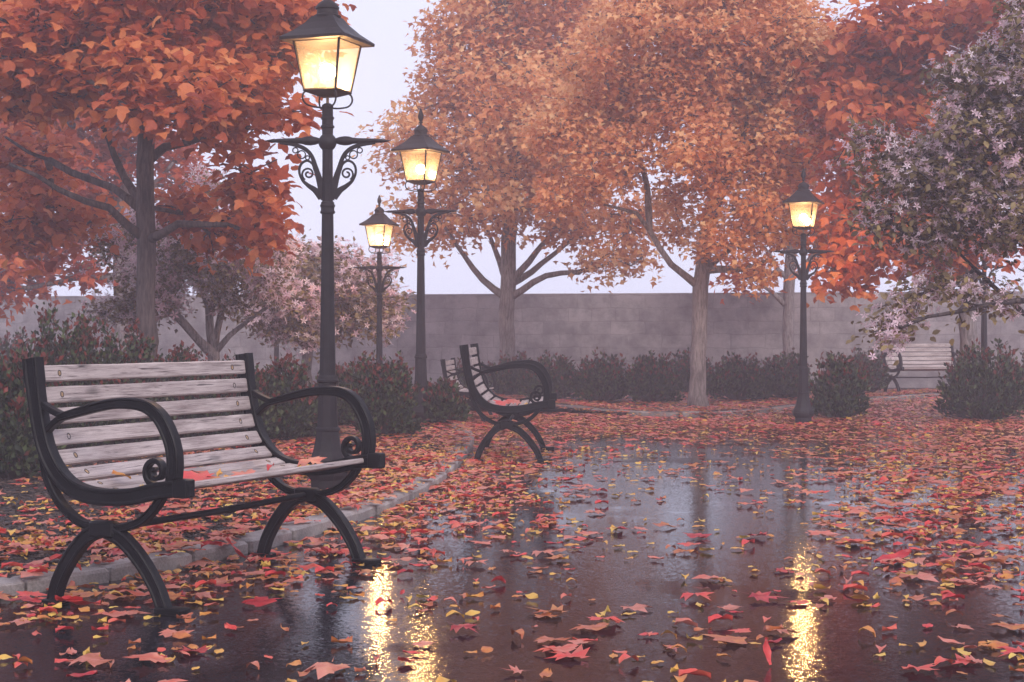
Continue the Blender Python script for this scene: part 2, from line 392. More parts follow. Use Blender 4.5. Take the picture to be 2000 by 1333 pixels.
tag(mk('ground', [(-40, -8, -.02), (40, -8, -.02), (40, 46, -.02), (-40, 46, -.02)], [(0, 1, 2, 3)], M['soil']), 'bare dark earth below and beyond the park', kind='structure')
tag(mk('path', [(-34, -6, 0), (34, -6, 0), (34, 44, 0), (-34, 44, 0)], [(0, 1, 2, 3)], M['asphalt']), 'wet dark asphalt path with puddles mirroring trees and lamps', kind='structure')

def bed(name, P, label, z=.034):
    # triangulated by fan of a clipped grid: use bmesh fill
    import bmesh
    bm = bmesh.new(); vs = [bm.verts.new((p[0], p[1], z)) for p in P]
    bm.faces.new(vs); bmesh.ops.triangulate(bm, faces=bm.faces[:])
    r = bmesh.ops.extrude_face_region(bm, geom=bm.faces[:])
    for v in r['geom']:
        if isinstance(v, bmesh.types.BMVert): v.co.z = -.01
    bmesh.ops.recalc_face_normals(bm, faces=bm.faces[:])
    me = bpy.data.meshes.new(name); bm.to_mesh(me); bm.free(); me.materials.append(M['soil'])
    o = bpy.data.objects.new(name, me); C.objects.link(o); return tag(o, label, kind='structure')
bed('planting_bed', bedL, 'dark mulch bed behind the foremost bench')
bed('planting_bed', bedF, 'earth under the far shrubs and stone wall')
bed('planting_bed', bedR, 'earth on the outer side of the path')

def kerb(P, label, seed, hk=1.0):
    rr = random.Random(seed); m = MB()
    P = [np.array(p) for p in P]; d = [0]
    for i in range(1, len(P)): d.append(d[-1] + np.linalg.norm(P[i] - P[i - 1]))
    X = [p[0] for p in P]; Y = [p[1] for p in P]
    s = 0
    while s < d[-1] - .3:
        l = rr.uniform(.30, .52); a = np.array([np.interp(s, d, X), np.interp(s, d, Y)]); b = np.array([np.interp(s + l - .012, d, X), np.interp(s + l - .012, d, Y)])
        t = (b - a) / np.linalg.norm(b - a); n = np.array([-t[1], t[0]])
        w = rr.uniform(.07, .088); h = rr.uniform(.06, .076) * hk; L = np.linalg.norm(b - a)
        mm = MB().box(0, L, -w, w, -.015, h, .011)
        off = rr.uniform(-.008, .008); yaw = rr.uniform(-.02, .02)
        V = [(a[0] + t[0] * v[0] + n[0] * (v[1] + off + yaw * v[0]), a[1] + t[1] * v[0] + n[1] * (v[1] + off + yaw * v[0]), v[2] + rr.uniform(-.003, .003)) for v in mm.V]
        m.add(V, mm.F); s += l
    tag(m.build('kerb', M['kerb']), label, kind='structure')
kerb(KL, 'pale stone kerb between the path and the bed behind the foremost bench', 1, .82)
kerb(KF, 'far stone kerb in front of the hazy shrubs', 2, .8)
kerb(KR, 'stone kerb at the outer edge of the leaf-strewn path', 3)

# wall
def garden_wall():
    a = np.array([-17, 33.9]); b = np.array([17, 26.7]); L = np.linalg.norm(b - a); ang = math.atan2(b[1] - a[1], b[0] - a[0])
    root = empty('stone_wall', ((a[0] + b[0]) / 2, (a[1] + b[1]) / 2, 0), ang)
    tag(root, 'long grey stone block wall fading into mist behind the trees', 'wall')
    MB().box(-L / 2, L / 2, -.15, .15, -.01, 1.715, .01).build('masonry', M['wall'], root)
garden_wall()

# ------------------------------------------------------------------ bench
def arc_resample(P, n):
    P = np.array(P); d = np.r_[0, np.cumsum(np.linalg.norm(np.diff(P, axis=0), axis=1))]
    s = np.linspace(0, d[-1], n); return np.c_[np.interp(s, d, P[:, 0]), np.interp(s, d, P[:, 1])], d[-1]
BL = 1.39
def make_bench(loc, A):
    root = empty('park_bench', loc, A)
    f0 = .27
    sh = lambda pts: [(p[0] - f0, p[1]) for p in pts]
    rail = cr(sh([(-.095, .905), (-.078, .78), (-.055, .655), (-.022, .555), (.035, .475), (.11, .425), (.22, .405), (.36, .412), (.48, .438), (.60, .452)]), 6)
    for s in (-1, 1):
        x = s * BL / 2
        m = MB().sweep(rail, [.030 if i > 4 else .034 for i in range(len(rail))], .024, x)
        q = rail[-1]; m.box(x - .028, x + .028, -(q[0] + .012), -(q[0] - .05), q[1] - .036, q[1] + .030, .004)
        m.build('side_frame', M['iron'], root, True)
        arm = cr(sh([(.035, .688), (.13, .712), (.27, .742), (.40, .742), (.475, .705), (.525, .63), (.545, .55), (.538, .452)]), 7)
        na = len(arm)
        am = MB().sweep(arm, [.014 + .011 * min(1, i / na * 1.6) for i in range(na)], .022, x, .004, .004)
        am.sweep(cr(sh([(-.045, .735), (-.005, .715), (.05, .694)]), 4), .011, .018, x, .003, groove=False)
        am.sweep(cr(sh([(-.025, .638), (.01, .668), (.06, .698)]), 4), .011, .018, x, .003, groove=False)
        arm_o = am.build('armrest', M['iron'], root, True)
        c = (.465 - f0, .505); sp = []
        for k in range(34):
            t = k / 33; a = R(-75) - t * R(560); r = .043 * (1 - t) ** .8 + .006
            sp.append((c[0] + r * math.cos(a) * 1.0, c[1] + r * math.sin(a) * 1.05))
        sp = [(.53 - f0, .452), (.50 - f0, .453)] + sp
        MB().sweep(sp, [.011] * 2 + [.0105 - .004 * k / 34 for k in range(34)], .017, x, .003, groove=False).build('scroll', M['iron'], arm_o, True)
        hub = (.235 - f0, .288)
        MB().box(x - .027, x + .027, -hub[0] - .055, -hub[0] + .055, hub[1] - .03, hub[1] + .03, .008).build('hub', M['iron'], root, True)
        MB().sweep(cr(sh([(-.045, .56), (-.02, .46), (.04, .37), (.12, .312), (.20, .292)]), 5), .0145, .018, x, .003).build('brace', M['iron'], root, True)
        MB().sweep(cr(sh([(.49, .415), (.455, .37), (.40, .325), (.33, .30), (.27, .292)]), 5), .0145, .018, x, .003).build('brace', M['iron'], root, True)
        lb = cr(sh([(.225, .285), (.155, .255), (.085, .18), (.03, .09), (.004, .010)]), 6)
        lf = cr(sh([(.245, .285), (.325, .25), (.405, .175), (.465, .09), (.50, .012)]), 6)
        leg1 = MB().sweep(lb, [.027 - .004 * i / len(lb) for i in range(len(lb))], .022, x, .004, .004).build('leg', M['iron'], root, True)
        leg2 = MB().sweep(lf, [.027 - .004 * i / len(lf) for i in range(len(lf))], .022, x, .004, .004).build('leg', M['iron'], root, True)
        y = .01 - f0; MB().box(x - .033, x + .033, -(y + .045), -(y - .04), 0.001, .021, .004).build('foot_plate', M['iron'], leg1, True)
        y = .535 - f0; MB().box(x - .035, x + .035, -(y + .055), -(y - .06), 0.001, .024, .004).build('foot_plate', M['iron'], leg2, True)
    hy = -(.235 - f0)
    MB().tube([(-BL / 2 + .02, hy, .288), (0, hy, .282), (BL / 2 - .02, hy, .288)], .0135, 10).build('stretcher', M['iron'], root, True)
    P, Ltot = arc_resample([(p[0], p[1]) for p in rail], 401)
    nS = 12; seat_end = Ltot - .055; start = .022; pitch = (seat_end - start) / nS; w = pitch - .020
    rr = random.Random(3)
    for k in range(nS):
        sc = start + pitch * (k + .5); i = int(sc / Ltot * 400); i = min(max(i, 2), 398)
        t = P[i + 2] - P[i - 2]; t = t / np.linalg.norm(t); n = np.array([-t[1], t[0]])   # n points to the sitter's side
        if n[0] < 0 and n[1] < 0: n = -n
        ctr = P[i] + n * .004
        x0 = -BL / 2 + .025; x1 = BL / 2 - .025; nx = 34; V = []; Fc = []
        th = .011
        # slat skin with slightly worn edges
        sec = [(-w / 2 + .004, -th), (w / 2 - .004, -th), (w / 2, -th + .004), (w / 2, th - .005), (w / 2 - .005, th), (0, th), (-w / 2 + .005, th), (-w / 2, th - .005), (-w / 2, -th + .004)]
        for j in range(nx + 1):
            x = x0 + (x1 - x0) * j / nx
            for q, (u, v) in enumerate(sec):
                wob = noise.noise(Vector((x * 5, u * 40 + k * 7.3, v * 40))) * .0016 + noise.noise(Vector((x * 22, q * 3.1, k * 5.7))) * .0007
                uu = u + wob; vv = v + wob * .5
                f = ctr[0] + t[0] * uu + n[0] * vv; z = ctr[1] + t[1] * uu + n[1] * vv
                V.append((x - 0, -f, z))
        mS = len(sec)
        for j in range(nx):
            for q in range(mS):
                q2 = (q + 1) % mS; Fc.append((j * mS + q, j * mS + q2, (j + 1) * mS + q2, (j + 1) * mS + q))
        Fc.append(tuple(range(mS - 1, -1, -1))); Fc.append(tuple(nx * mS + q for q in range(mS)))
        Vc = np.array(V) - np.array([0, -ctr[0], ctr[1]])
        slat = mk('slat', Vc, Fc, M['wood'], root, loc=(0, -ctr[0], ctr[1]))
        for s in (-1, 1):
            x = s * (BL / 2 - .125 - rr.uniform(-.004, .004))
            m = MB(); V = []; seg = 14
            rings = [(.0125, th - .001), (.0125, th + .0012), (.0095, th + .0012), (.0085, th + .0002)]
            for (r_, h) in rings:
                for a in range(seg):
                    aa = 2 * math.pi * a / seg; u = r_ * math.sin(aa)
                    V.append((x + r_ * .8 * math.cos(aa), -(t[0] * u + n[0] * h), t[1] * u + n[1] * h))
            Fc = []
            for a_ in range(3):
                for a in range(seg):
                    b = (a + 1) % seg; Fc.append((a_ * seg + a, a_ * seg + b, (a_ + 1) * seg + b, (a_ + 1) * seg + a))
            Fc.append(tuple(range(3 * seg, 4 * seg)))
            bo = mk('bolt', V, Fc, M['bolt'], slat); bo.data.materials.append(M['plug'])
            bo.data.polygons[len(Fc) - 1].material_index = 1
    return root

def bench_loc(near_back_foot, A, k=1):
    e1 = np.array([math.cos(A), math.sin(A)]); e2 = np.array([math.sin(A), -math.cos(A)])
    c = np.array(near_back_foot) + e1 * BL / 2 * k + e2 * .27 * k
    return (c[0], c[1], 0)
A1 = R(65.5)
bench1 = make_bench(bench_loc((-1.69, 6.03), A1), A1)
G_B = 'slatted iron benches beside the path'
tag(bench1, 'large foremost bench with weathered grey slats and leaves on its seat', 'bench', G_B)
for (foot, A, k, lab) in [((-.277, 12.64), R(88), 1, 'bench seen from its end beside the mirror-wet path, second from the front'),
                          ((-.70, 18.3), R(86), .775, 'hazy bench mostly hidden behind the end-on bench'),
                          (((1722 - 1000) / 122., 26.0), R(17), .9, 'distant pale-slatted bench facing forward between two round shrubs by the wall')]:
    b = copy_tree(bench1); b.location = bench_loc(foot, A, k); b.rotation_euler = (0, 0, A); b.scale = (k, k, k); tag(b, lab, 'bench', G_B)
    if foot[1] > 20: b.location.z = .034

# ------------------------------------------------------------------ street lamp
def make_lamp():
    root = empty('street_lamp', (0, 0, 0)); I = M['lamp_iron']
    b = MB().lathe([(.112, 0), (.112, .012), (.105, .02), (.105, .075), (.112, .082), (.118, .09)], 8, rot=R(22.5))
    b.lathe([(.118, .09), (.132, .105), (.138, .135), (.132, .165), (.110, .20), (.092, .25), (.079, .31), (.072, .37), (.0715, .375)], 8, rot=R(22.5))
    b.build('base', I, root)
    MB().lathe([(.069, .375), (.061, .50), (.058, .60), (.0575, .67)], 8, rot=R(22.5)).lathe([(.0515, .705), (.046, 1.0), (.041, 1.35), (.0365, 1.70)], 8, rot=R(22.5)).lathe([(.034, 1.755), (.033, 2.085)], 8, rot=R(22.5)).build('post', I, root)
    def collar(prof, seg=16): MB().lathe(prof, seg).build('collar', I, root, True)
    collar([(.070, .37), (.077, .376), (.077, .388), (.069, .395)])
    collar([(.056, .665), (.066, .672), (.066, .684), (.060, .69), (.060, .70), (.052, .712)])
    collar([(.035, 1.69), (.044, 1.695), (.047, 1.703), (.041, 1.712), (.041, 1.73), (.046, 1.736), (.046, 1.746), (.041, 1.75), (.040, 1.762), (.033, 1.768)])
    MB().lathe([(.002, 2.07)] + [(.056 * math.sin(a), 2.127 - .056 * math.cos(a)) for a in np.linspace(.35, math.pi - .35, 9)] + [(.002, 2.183)], 18).build('ball', I, root, True)
    MB().lathe([(.033, 2.17), (.034, 2.21), (.042, 2.216), (.042, 2.226), (.034, 2.232), (.034, 2.262), (.040, 2.268), (.040, 2.278), (.034, 2.285), (.033, 2.33), (.036, 2.338), (.034, 2.352), (.020, 2.362)], 14).build('neck', I, root, True)
    for s in (-1, 1):
        m = MB()
        prof = [(.020, .045), (.034, .075), (.040, .105), (.037, .13), (.027, .155), (.024, .18), (.021, .25), (.017, .31), (.015, .318), (.018, .325), (.015, .335), (.008, .362), (.0015, .385)]
        V = []; seg = 12
        for (r_, x) in prof:
            for k in range(seg):
                a = 2 * math.pi * k / seg; V.append((s * x, r_ * .8 * math.cos(a), 2.142 - (x - .05) * .0 + r_ * math.sin(a) * .72 - .006))
        Fc = []
        for i in range(len(prof) - 1):
            for k in range(seg):
                k2 = (k + 1) % seg; q = (i * seg + k, i * seg + k2, (i + 1) * seg + k2, (i + 1) * seg + k); Fc.append(q if s > 0 else q[::-1])
        Fc += [tuple(range(seg)), tuple((len(prof) - 1) * seg + k for k in range(seg))]
        m.add(V, Fc); m.build('cross_arm', I, root, True)
        # bracket in the xz plane: reuse sweep (its plane is f/z along -y), then turn to x
        m = MB()
        m.sweep(cr([(.030, 1.82), (.050, 1.90), (.072, 1.97), (.095, 2.04), (.135, 2.085), (.20, 2.112), (.29, 2.128)], 5), [.012 + .012 * max(0, 1 - i / 14) for i in range(31)], .010, 0, .003, groove=False)
        m.sweep(cr([(.036, 1.79), (.075, 1.835), (.115, 1.862), (.155, 1.90), (.172, 1.95), (.160, 1.995), (.125, 2.015), (.092, 1.995), (.078, 1.955)], 5), [.016 * max(0, 1 - i / 16) + .007 for i in range(41)], .009, 0, .002, groove=False)
        sp = []
        for k in range(26):
            t = k / 25; a = R(-60) + t * R(520); r_ = .032 * (1 - t) + .009
            sp.append((.117 + r_ * math.cos(a), 1.935 + r_ * math.sin(a)))
        m.sweep(sp, [.0055] * 26, .007, 0, .002, groove=False)
        for (cx, cz, r_) in ((.158, 2.052, .024), (.196, 2.078, .016), (.122, 2.033, .012)):
            m.sweep([(cx + r_ * math.cos(a), cz + r_ * math.sin(a)) for a in np.linspace(0, 2 * math.pi, 17)], [.0035] * 17, .006, 0, .001, groove=False)
        m.sweep([(.03, 1.775), (.03, 1.86)], .012, .011, 0, .003, groove=False)
        V = [(-v[1] * s, v[0], v[2]) for v in m.V]
        m.V = V; m.build('bracket', I, root, True)
    # lantern, turned on its post
    lan = MB(); rz = R(-20)
    cs, sn = math.cos(rz), math.sin(rz)
    rot = lambda p: (p[0] * cs - p[1] * sn, p[0] * sn + p[1] * cs, p[2])
    hb, ht, zb, zt = .104, .152, 2.435, 2.735
    cor = [(-1, -1), (1, -1), (1, 1), (-1, 1)]
    for (a, b_) in cor:
        lan.tube([rot((a * hb, b_ * hb, zb)), rot((a * ht, b_ * ht, zt))], .0075, 4)
    for (h, z, r_) in ((hb, zb, .010), (ht, zt - .004, .008)):
        for i in range(4):
            a = cor[i]; c = cor[(i + 1) % 4]
            lan.tube([rot((a[0] * h, a[1] * h, z)), rot((c[0] * h, c[1] * h, z))], r_, 4)
    # bottom tray: shallow inverted pyramid
    V = [rot((a * (hb + .01), b_ * (hb + .01), zb - .004)) for a, b_ in cor] + [rot((a * .045, b_ * .045, zb - .032)) for a, b_ in cor]
    lan.add(V, [(0, 1, 2, 3), (7, 6, 5, 4)] + [(i, (i + 1) % 4 + 0, (i + 1) % 4 + 4, i + 4)[::-1] for i in range(4)])
    lf = lan.build('lantern_frame', I, root)
    for i in range(4):
        a = cor[i]; c = cor[(i + 1) % 4]; e = .97
        P = [rot((a[0] * hb * e, a[1] * hb * e, zb)), rot((c[0] * hb * e, c[1] * hb * e, zb)), rot((c[0] * ht * e, c[1] * ht * e, zt)), rot((a[0] * ht * e, a[1] * ht * e, zt))]
        mk('pane', P, [(0, 1, 2, 3)], M['pane'], lf)
    # roof: concave square pyramid then domed vent
    rf = MB()
    prof = [(.214, 2.728), (.216, 2.746), (.150, 2.795), (.100, 2.845), (.072, 2.885)]
    V = []; Fc = []
    for (h, z) in prof: V += [rot((a * h, b_ * h, z)) for a, b_ in cor]
    for i in range(len(prof) - 1):
        for k in range(4):
            k2 = (k + 1) % 4; Fc.append((i * 4 + k, i * 4 + k2, (i + 1) * 4 + k2, (i + 1) * 4 + k))
    Fc.append((3, 2, 1, 0)); Fc.append(tuple(16 + k for k in range(4)))
    rf.add(V, Fc)
    roof = rf.build('roof', I, root)
    MB().lathe([(.072, 2.875), (.083, 2.882), (.083, 2.894), (.066, 2.902), (.064, 2.93), (.072, 2.936), (.072, 2.946), (.056, 2.968), (.034, 2.985), (.020, 2.993), (.016, 3.0)], 16).build('vent', I, roof, True)
    MB().lathe([(.012, 2.99), (.011, 3.012), (.022, 3.02), (.020, 3.028), (.012, 3.034), (.022, 3.05), (.030, 3.072), (.028, 3.10), (.018, 3.13), (.008, 3.155), (.001, 3.17)], 12).build('finial', I, roof, True)
    for i in range(4):
        a = cor[i]; d = math.hypot(*a); ux, uy = a[0] / d, a[1] / d
        pts = [rot((ux * r_, uy * r_, z)) for (r_, z) in [tuple(q) for q in cr([(.035, 2.335), (.085, 2.338), (.135, 2.352), (.158, 2.385), (.150, 2.42), (.118, 2.436)], 5)]]
        MB().tube(pts, .0058, 6).build('cradle_hook', I, root, True)
    MB().tube([(0, 0, 2.355), (0, 0, 2.41)], .009, 8).build('stem', M['plug'], root)
    seg = 14
    MB().lathe([(.004, 2.505)] + [(.052 * math.sin(a), 2.555 - .05 * math.cos(a)) for a in np.linspace(.3, math.pi - .3, 9)] + [(.004, 2.606)], seg).build('bulb', M['bulb'], root, True)
    ld = bpy.data.lights.new('lamp_light', 'POINT'); ld.energy = 42; ld.color = LAMP_COL; ld.shadow_soft_size = .045
    lo = bpy.data.objects.new('lamp_light', ld); C.objects.link(lo); lo.location = (0, 0, 2.556); lo.parent = root
    return root
lamp = make_lamp()
G_L = 'lit lantern posts along the path'
def gl(px, py, k): 
    g = gp(px, py); return g, k
LAMPS = [((640, 971), 1.0, 0, 'tall foremost lit lantern post right behind the foremost bench'),
         ((822, 836), 1.05, -8, 'lit black lantern post by the kerb beside the end-on bench'),
         ((741, 822), .80, 0, 'hazy lit lantern post between the foremost post and the one by the end-on bench'),
         ((1569, 828), .885, -3, 'lit lantern post beside the small round shrub, against the red maple'),
         ((540, 780), .80, 10, 'lit lantern almost hidden among the pink blossoms'),
         ((1922, 804), .86, 5, 'lit lantern behind the white blossoming tree, its thin post showing below')]
for i, ((px, py), k, rz, lab) in enumerate(LAMPS):
    o = lamp if i == 0 else copy_tree(lamp)
    g = gp(px, py); z = .03 if inpoly(g[0], g[1], bedL) else 0.0
    o.location = (g[0], g[1], z); o.scale = (k, k, k); o.rotation_euler = (0, 0, R(rz)); tag(o, lab, 'street lamp', G_L)

# ------------------------------------------------------------------ leaf scatter
def unit(v): return v / (np.linalg.norm(v, axis=-1, keepdims=True) + 1e-9)
T_OV = (np.array([(0, 0, 0), (.26, .28, .05), (0, .35, 0), (-.26, .28, .05), (.27, .60, .04), (0, .68, -.03), (-.27, .60, .04), (0, 1, -.12)]),
        np.array([(0, 1, 2), (0, 2, 3), (1, 4, 2), (4, 5, 2), (2, 5, 3), (5, 6, 3), (4, 7, 5), (5, 7, 6)]))
T_BROAD = (np.array([(0, 0, 0), (.30, .10, .05), (.48, .42, .02), (.27, .55, .06), (.22, .78, .02), (0, 1.05, -.16), (-.22, .78, .02), (-.27, .55, .06), (-.48, .42, .02), (-.30, .10, .05), (0, .5, 0)]),
           np.array([(10, i, i + 1) for i in range(0, 9)] + [(10, 9, 0)]))
T_RH = (np.array([(0, 0, 0), (.30, .45, .08), (0, 1, -.08), (-.30, .45, .08)]), np.array([(0, 1, 2), (0, 2, 3)]))
T_TRI = (np.array([(0, 0, 0), (.42, .38, .08), (.14, .55, 0), (0, 1, -.1), (-.14, .55, 0), (-.42, .38, .08)]), np.array([(0, 1, 2), (0, 2, 4), (2, 3, 4), (0, 4, 5)]))
def blossom_t():
    V = []; Fc = []
    for k in range(5):
        a = 2 * math.pi * k / 5; ca, sa = math.cos(a), math.sin(a)
        L_ = [(0, 0, 0), (.11, .28, .10), (0, .56, .08), (-.11, .28, .10)]
        n = len(V)
        for (x, y, z) in L_: V.append((x * ca - y * sa, x * sa + y * ca, z))
        Fc += [(n, n + 1, n + 2), (n, n + 2, n + 3)]
    return np.array(V), np.array(Fc)
T_BL = blossom_t()

def inst(T, P, Ax, Nn, sc, rnd):
    """instances of template T: y axis = Ax, z axis ~ Nn"""
    V0, F0 = T; n = len(P)
    Y = unit(Ax); Z = unit(Nn - Y * np.sum(Nn * Y, 1, keepdims=True)); X = np.cross(Y, Z)
    sc = np.asarray(sc).reshape(-1, 1, 1)
    V = (V0[None, :, 0:1] * X[:, None] + V0[None, :, 1:2] * Y[:, None] + V0[None, :, 2:3] * Z[:, None]) * sc + P[:, None]
    Fc = F0[None] + (np.arange(n) * len(V0))[:, None, None]
    return V.reshape(-1, 3), Fc.reshape(-1, F0.shape[1]), np.repeat(rnd, len(V0))

def tree(name, label, cat, group, base, trunk, limbs, blobs, Y, spacing, tr, leaf_m, bark_m, T, size, nl, tipr=.006, flat=.6, twigs=7, sub=None, bl=None, seed=0, droop=.35, sigma=None, conn=.3):
    """trunk, limbs: lists of (px, py, dY); blobs: (px, py, rx, ry, dY, rd) crown volumes"""
    r = np.random.default_rng(seed)
    base = np.array(base, float)
    nodes = []; par = []; floor_ = {}
    def addpath(pts, parent, jit=.02, step=.22):
        pts = [np.array(p) for p in pts]; last = parent
        P = cr(pts, 6); D = np.r_[0, np.cumsum([np.linalg.norm(P[i + 1] - P[i]) for i in range(len(P) - 1)])]
        m = max(2, int(D[-1] / step)); Pn = np.array(P)
        ids = []
        for s in np.linspace(0, D[-1], m + 1)[1:]:
            q = np.array([np.interp(s, D, Pn[:, k]) for k in range(3)]) + r.normal(0, jit, 3)
            nodes.append(q); par.append(last); last = len(nodes) - 1; ids.append(last)
        return ids
    nodes.append(base.copy()); par.append(-1)
    tp = [at(px, py, Y + d) for (px, py, d) in trunk]
    tid = addpath([base] + tp, 0, .008)
    for lb in limbs:
        P = [at(px, py, Y + d) for (px, py, d) in lb]
        A = np.array(nodes); j = int(np.argmin(np.linalg.norm(A - P[0], axis=1)))
        ids = addpath([nodes[j]] + P[1:], j, .015)
        for q, i_ in enumerate(ids): floor_[i_] = tr * (.46 - .36 * q / len(ids))
    # clump centres
    cen = []
    for (px, py, rx, ry, dY, rd) in blobs:
        c = at(px, py, Y + dY); kx = (Y + dY) / F
        vol = rx * kx * ry * kx * rd; nn = max(3, int(vol * 4.2 / spacing ** 3)); 
        for _ in range(nn * 6):
            u = unit(r.normal(size=3)) * r.uniform(.0, 1) ** (1 / 3.)
            q = c + u * np.array([rx * kx, rd, ry * kx])
            if q[2] > 8.3: continue
            if all(np.linalg.norm((q - o) * np.array([1, 1, 1.3])) > spacing * .8 for o in cen):
                cen.append(q); nn -= 1
                if nn <= 0: break
    cen = np.array(cen)
    fork = nodes[tid[-1]]
    order = np.argsort(np.linalg.norm(cen - fork, axis=1)); cr_nodes = []
    tbase = len(tid) // 2
    for ci in order:
        c = cen[ci]; A = np.array(nodes)
        dd = np.linalg.norm(A - c, axis=1) + .6 * np.maximum(0, A[:, 2] - c[2]) + .0
        df = np.linalg.norm(A - fork, axis=1); dd += np.where(df > np.linalg.norm(c - fork), .6, 0) + conn * df * .25
        dd[:tbase] += 9
        j = int(np.argmin(dd)); a = nodes[j]; mid = (a + c) / 2 + np.array([0, 0, -.06 * np.linalg.norm(c - a)]) + r.normal(0, .04, 3)
        ids = addpath([a, mid, c], j, .015, .2)
        cr_nodes.append(ids[-1])
    twpts = []; twout = []
    s_leaf = (size[0] + size[1]) / 2
    for idx in cr_nodes:
        c = nodes[idx]
        for t in range(twigs):
            u = unit(r.normal(size=3)) * spacing * .85 * r.uniform(.45, 1.0) * np.array([1, 1, flat])
            e = c + u; mid = (c + e) / 2 + r.normal(0, .03, 3)
            n0 = len(nodes); ids = addpath([c, mid, e], idx, .01, .16)
            for i_ in ids:
                twpts.append(nodes[i_]); twout.append(u)
            for q in range(2):
                k_ = r.random(); twpts.append(c + u * k_); twout.append(u)
    n = len(nodes); par_a = np.array(par); cnt = np.zeros(n)
    has = np.zeros(n, bool); has[par_a[par_a >= 0]] = True
    cnt[~has] = 1
    for i in range(n - 1, 0, -1): cnt[par_a[i]] += cnt[i]
    rad = tipr * .35 + (tr - tipr * .35) * (cnt / cnt[0]) ** .44
    for i_, v_ in floor_.items(): rad[i_] = max(rad[i_], v_)
    # chains
    kids = [[] for _ in range(n)]
    for i in range(1, n): kids[par_a[i]].append(i)
    m = MB(); stack = [(0, None)]; A = nodes
    while stack:
        st, pr = stack.pop(); chain = [st] if pr is None else [pr, st]; cur = st
        while kids[cur]:
            ks = sorted(kids[cur], key=lambda q: -cnt[q])
            for q in ks[1:]: stack.append((q, cur))
            cur = ks[0]; chain.append(cur)
        rr = [rad[i] for i in chain]
        if pr is not None: rr[0] = min(rad[pr], rad[st] * 1.25)
        if pr is None:
            rr[0] *= 1.55
            if len(rr) > 1: rr[1] *= 1.12
        big = rr[0] > .02
        if len(chain) > 1: m.tube([A[i] for i in chain], rr, 12 if rr[0] > .05 else (6 if big else 3))
    root = empty(name, base); tag(root, label, cat, group)
    off = -base
    o = mk('trunk', np.array(m.V) + off, m.F, M[bark_m], root, smooth=True)
    TP = np.array(twpts); TO = np.array(twout)
    sg = sigma if sigma else s_leaf * .9
    def scat(T, nn, szr, rlo, rhi, sg, up=1.0, outw=.5, jn=.45, tipbias=False):
        i = r.integers(0, len(TP), nn)
        if tipbias: sub_ = r.integers(0, len(TP), max(40, len(TP) // 4)); i = sub_[r.integers(0, len(sub_), nn)]
        P = TP[i] + r.normal(0, sg, (nn, 3)); out = unit(TO[i])
        Nn = unit(np.array([0, 0, up]) + out * outw + np.array([0, -.25, 0]) + r.normal(0, jn, (nn, 3)))
        Ax = unit(out * np.array([1, 1, .4]) + r.normal(0, .7, (nn, 3)) + np.array([0, 0, -droop])) * np.array([1, 1, .75])
        cn = r.random(len(cen) * 3)                       # each spray has its own tint
        tint = cn[(i // 23) % len(cn)]
        rn = np.clip(rlo + (rhi - rlo) * (.5 * r.random(nn) + .5 * tint), 0, 1)
        return inst(T, P, Ax, Nn, r.uniform(szr[0], szr[1], nn), rn)
    V, Fc, rn = scat(T, nl, size, 0, 1, sg)
    mk('crown', V + off, Fc, M[leaf_m], root, {'rnd': rn})
    if bl:
        V, Fc, rn = scat(T_BL, bl[0], bl[1], 0, 1, sg * 1.0, up=.35, outw=.9, jn=.6, tipbias=True)
        mk('blossoms', V + off, Fc, M['petal'], root, {'rnd': rn})
    return root

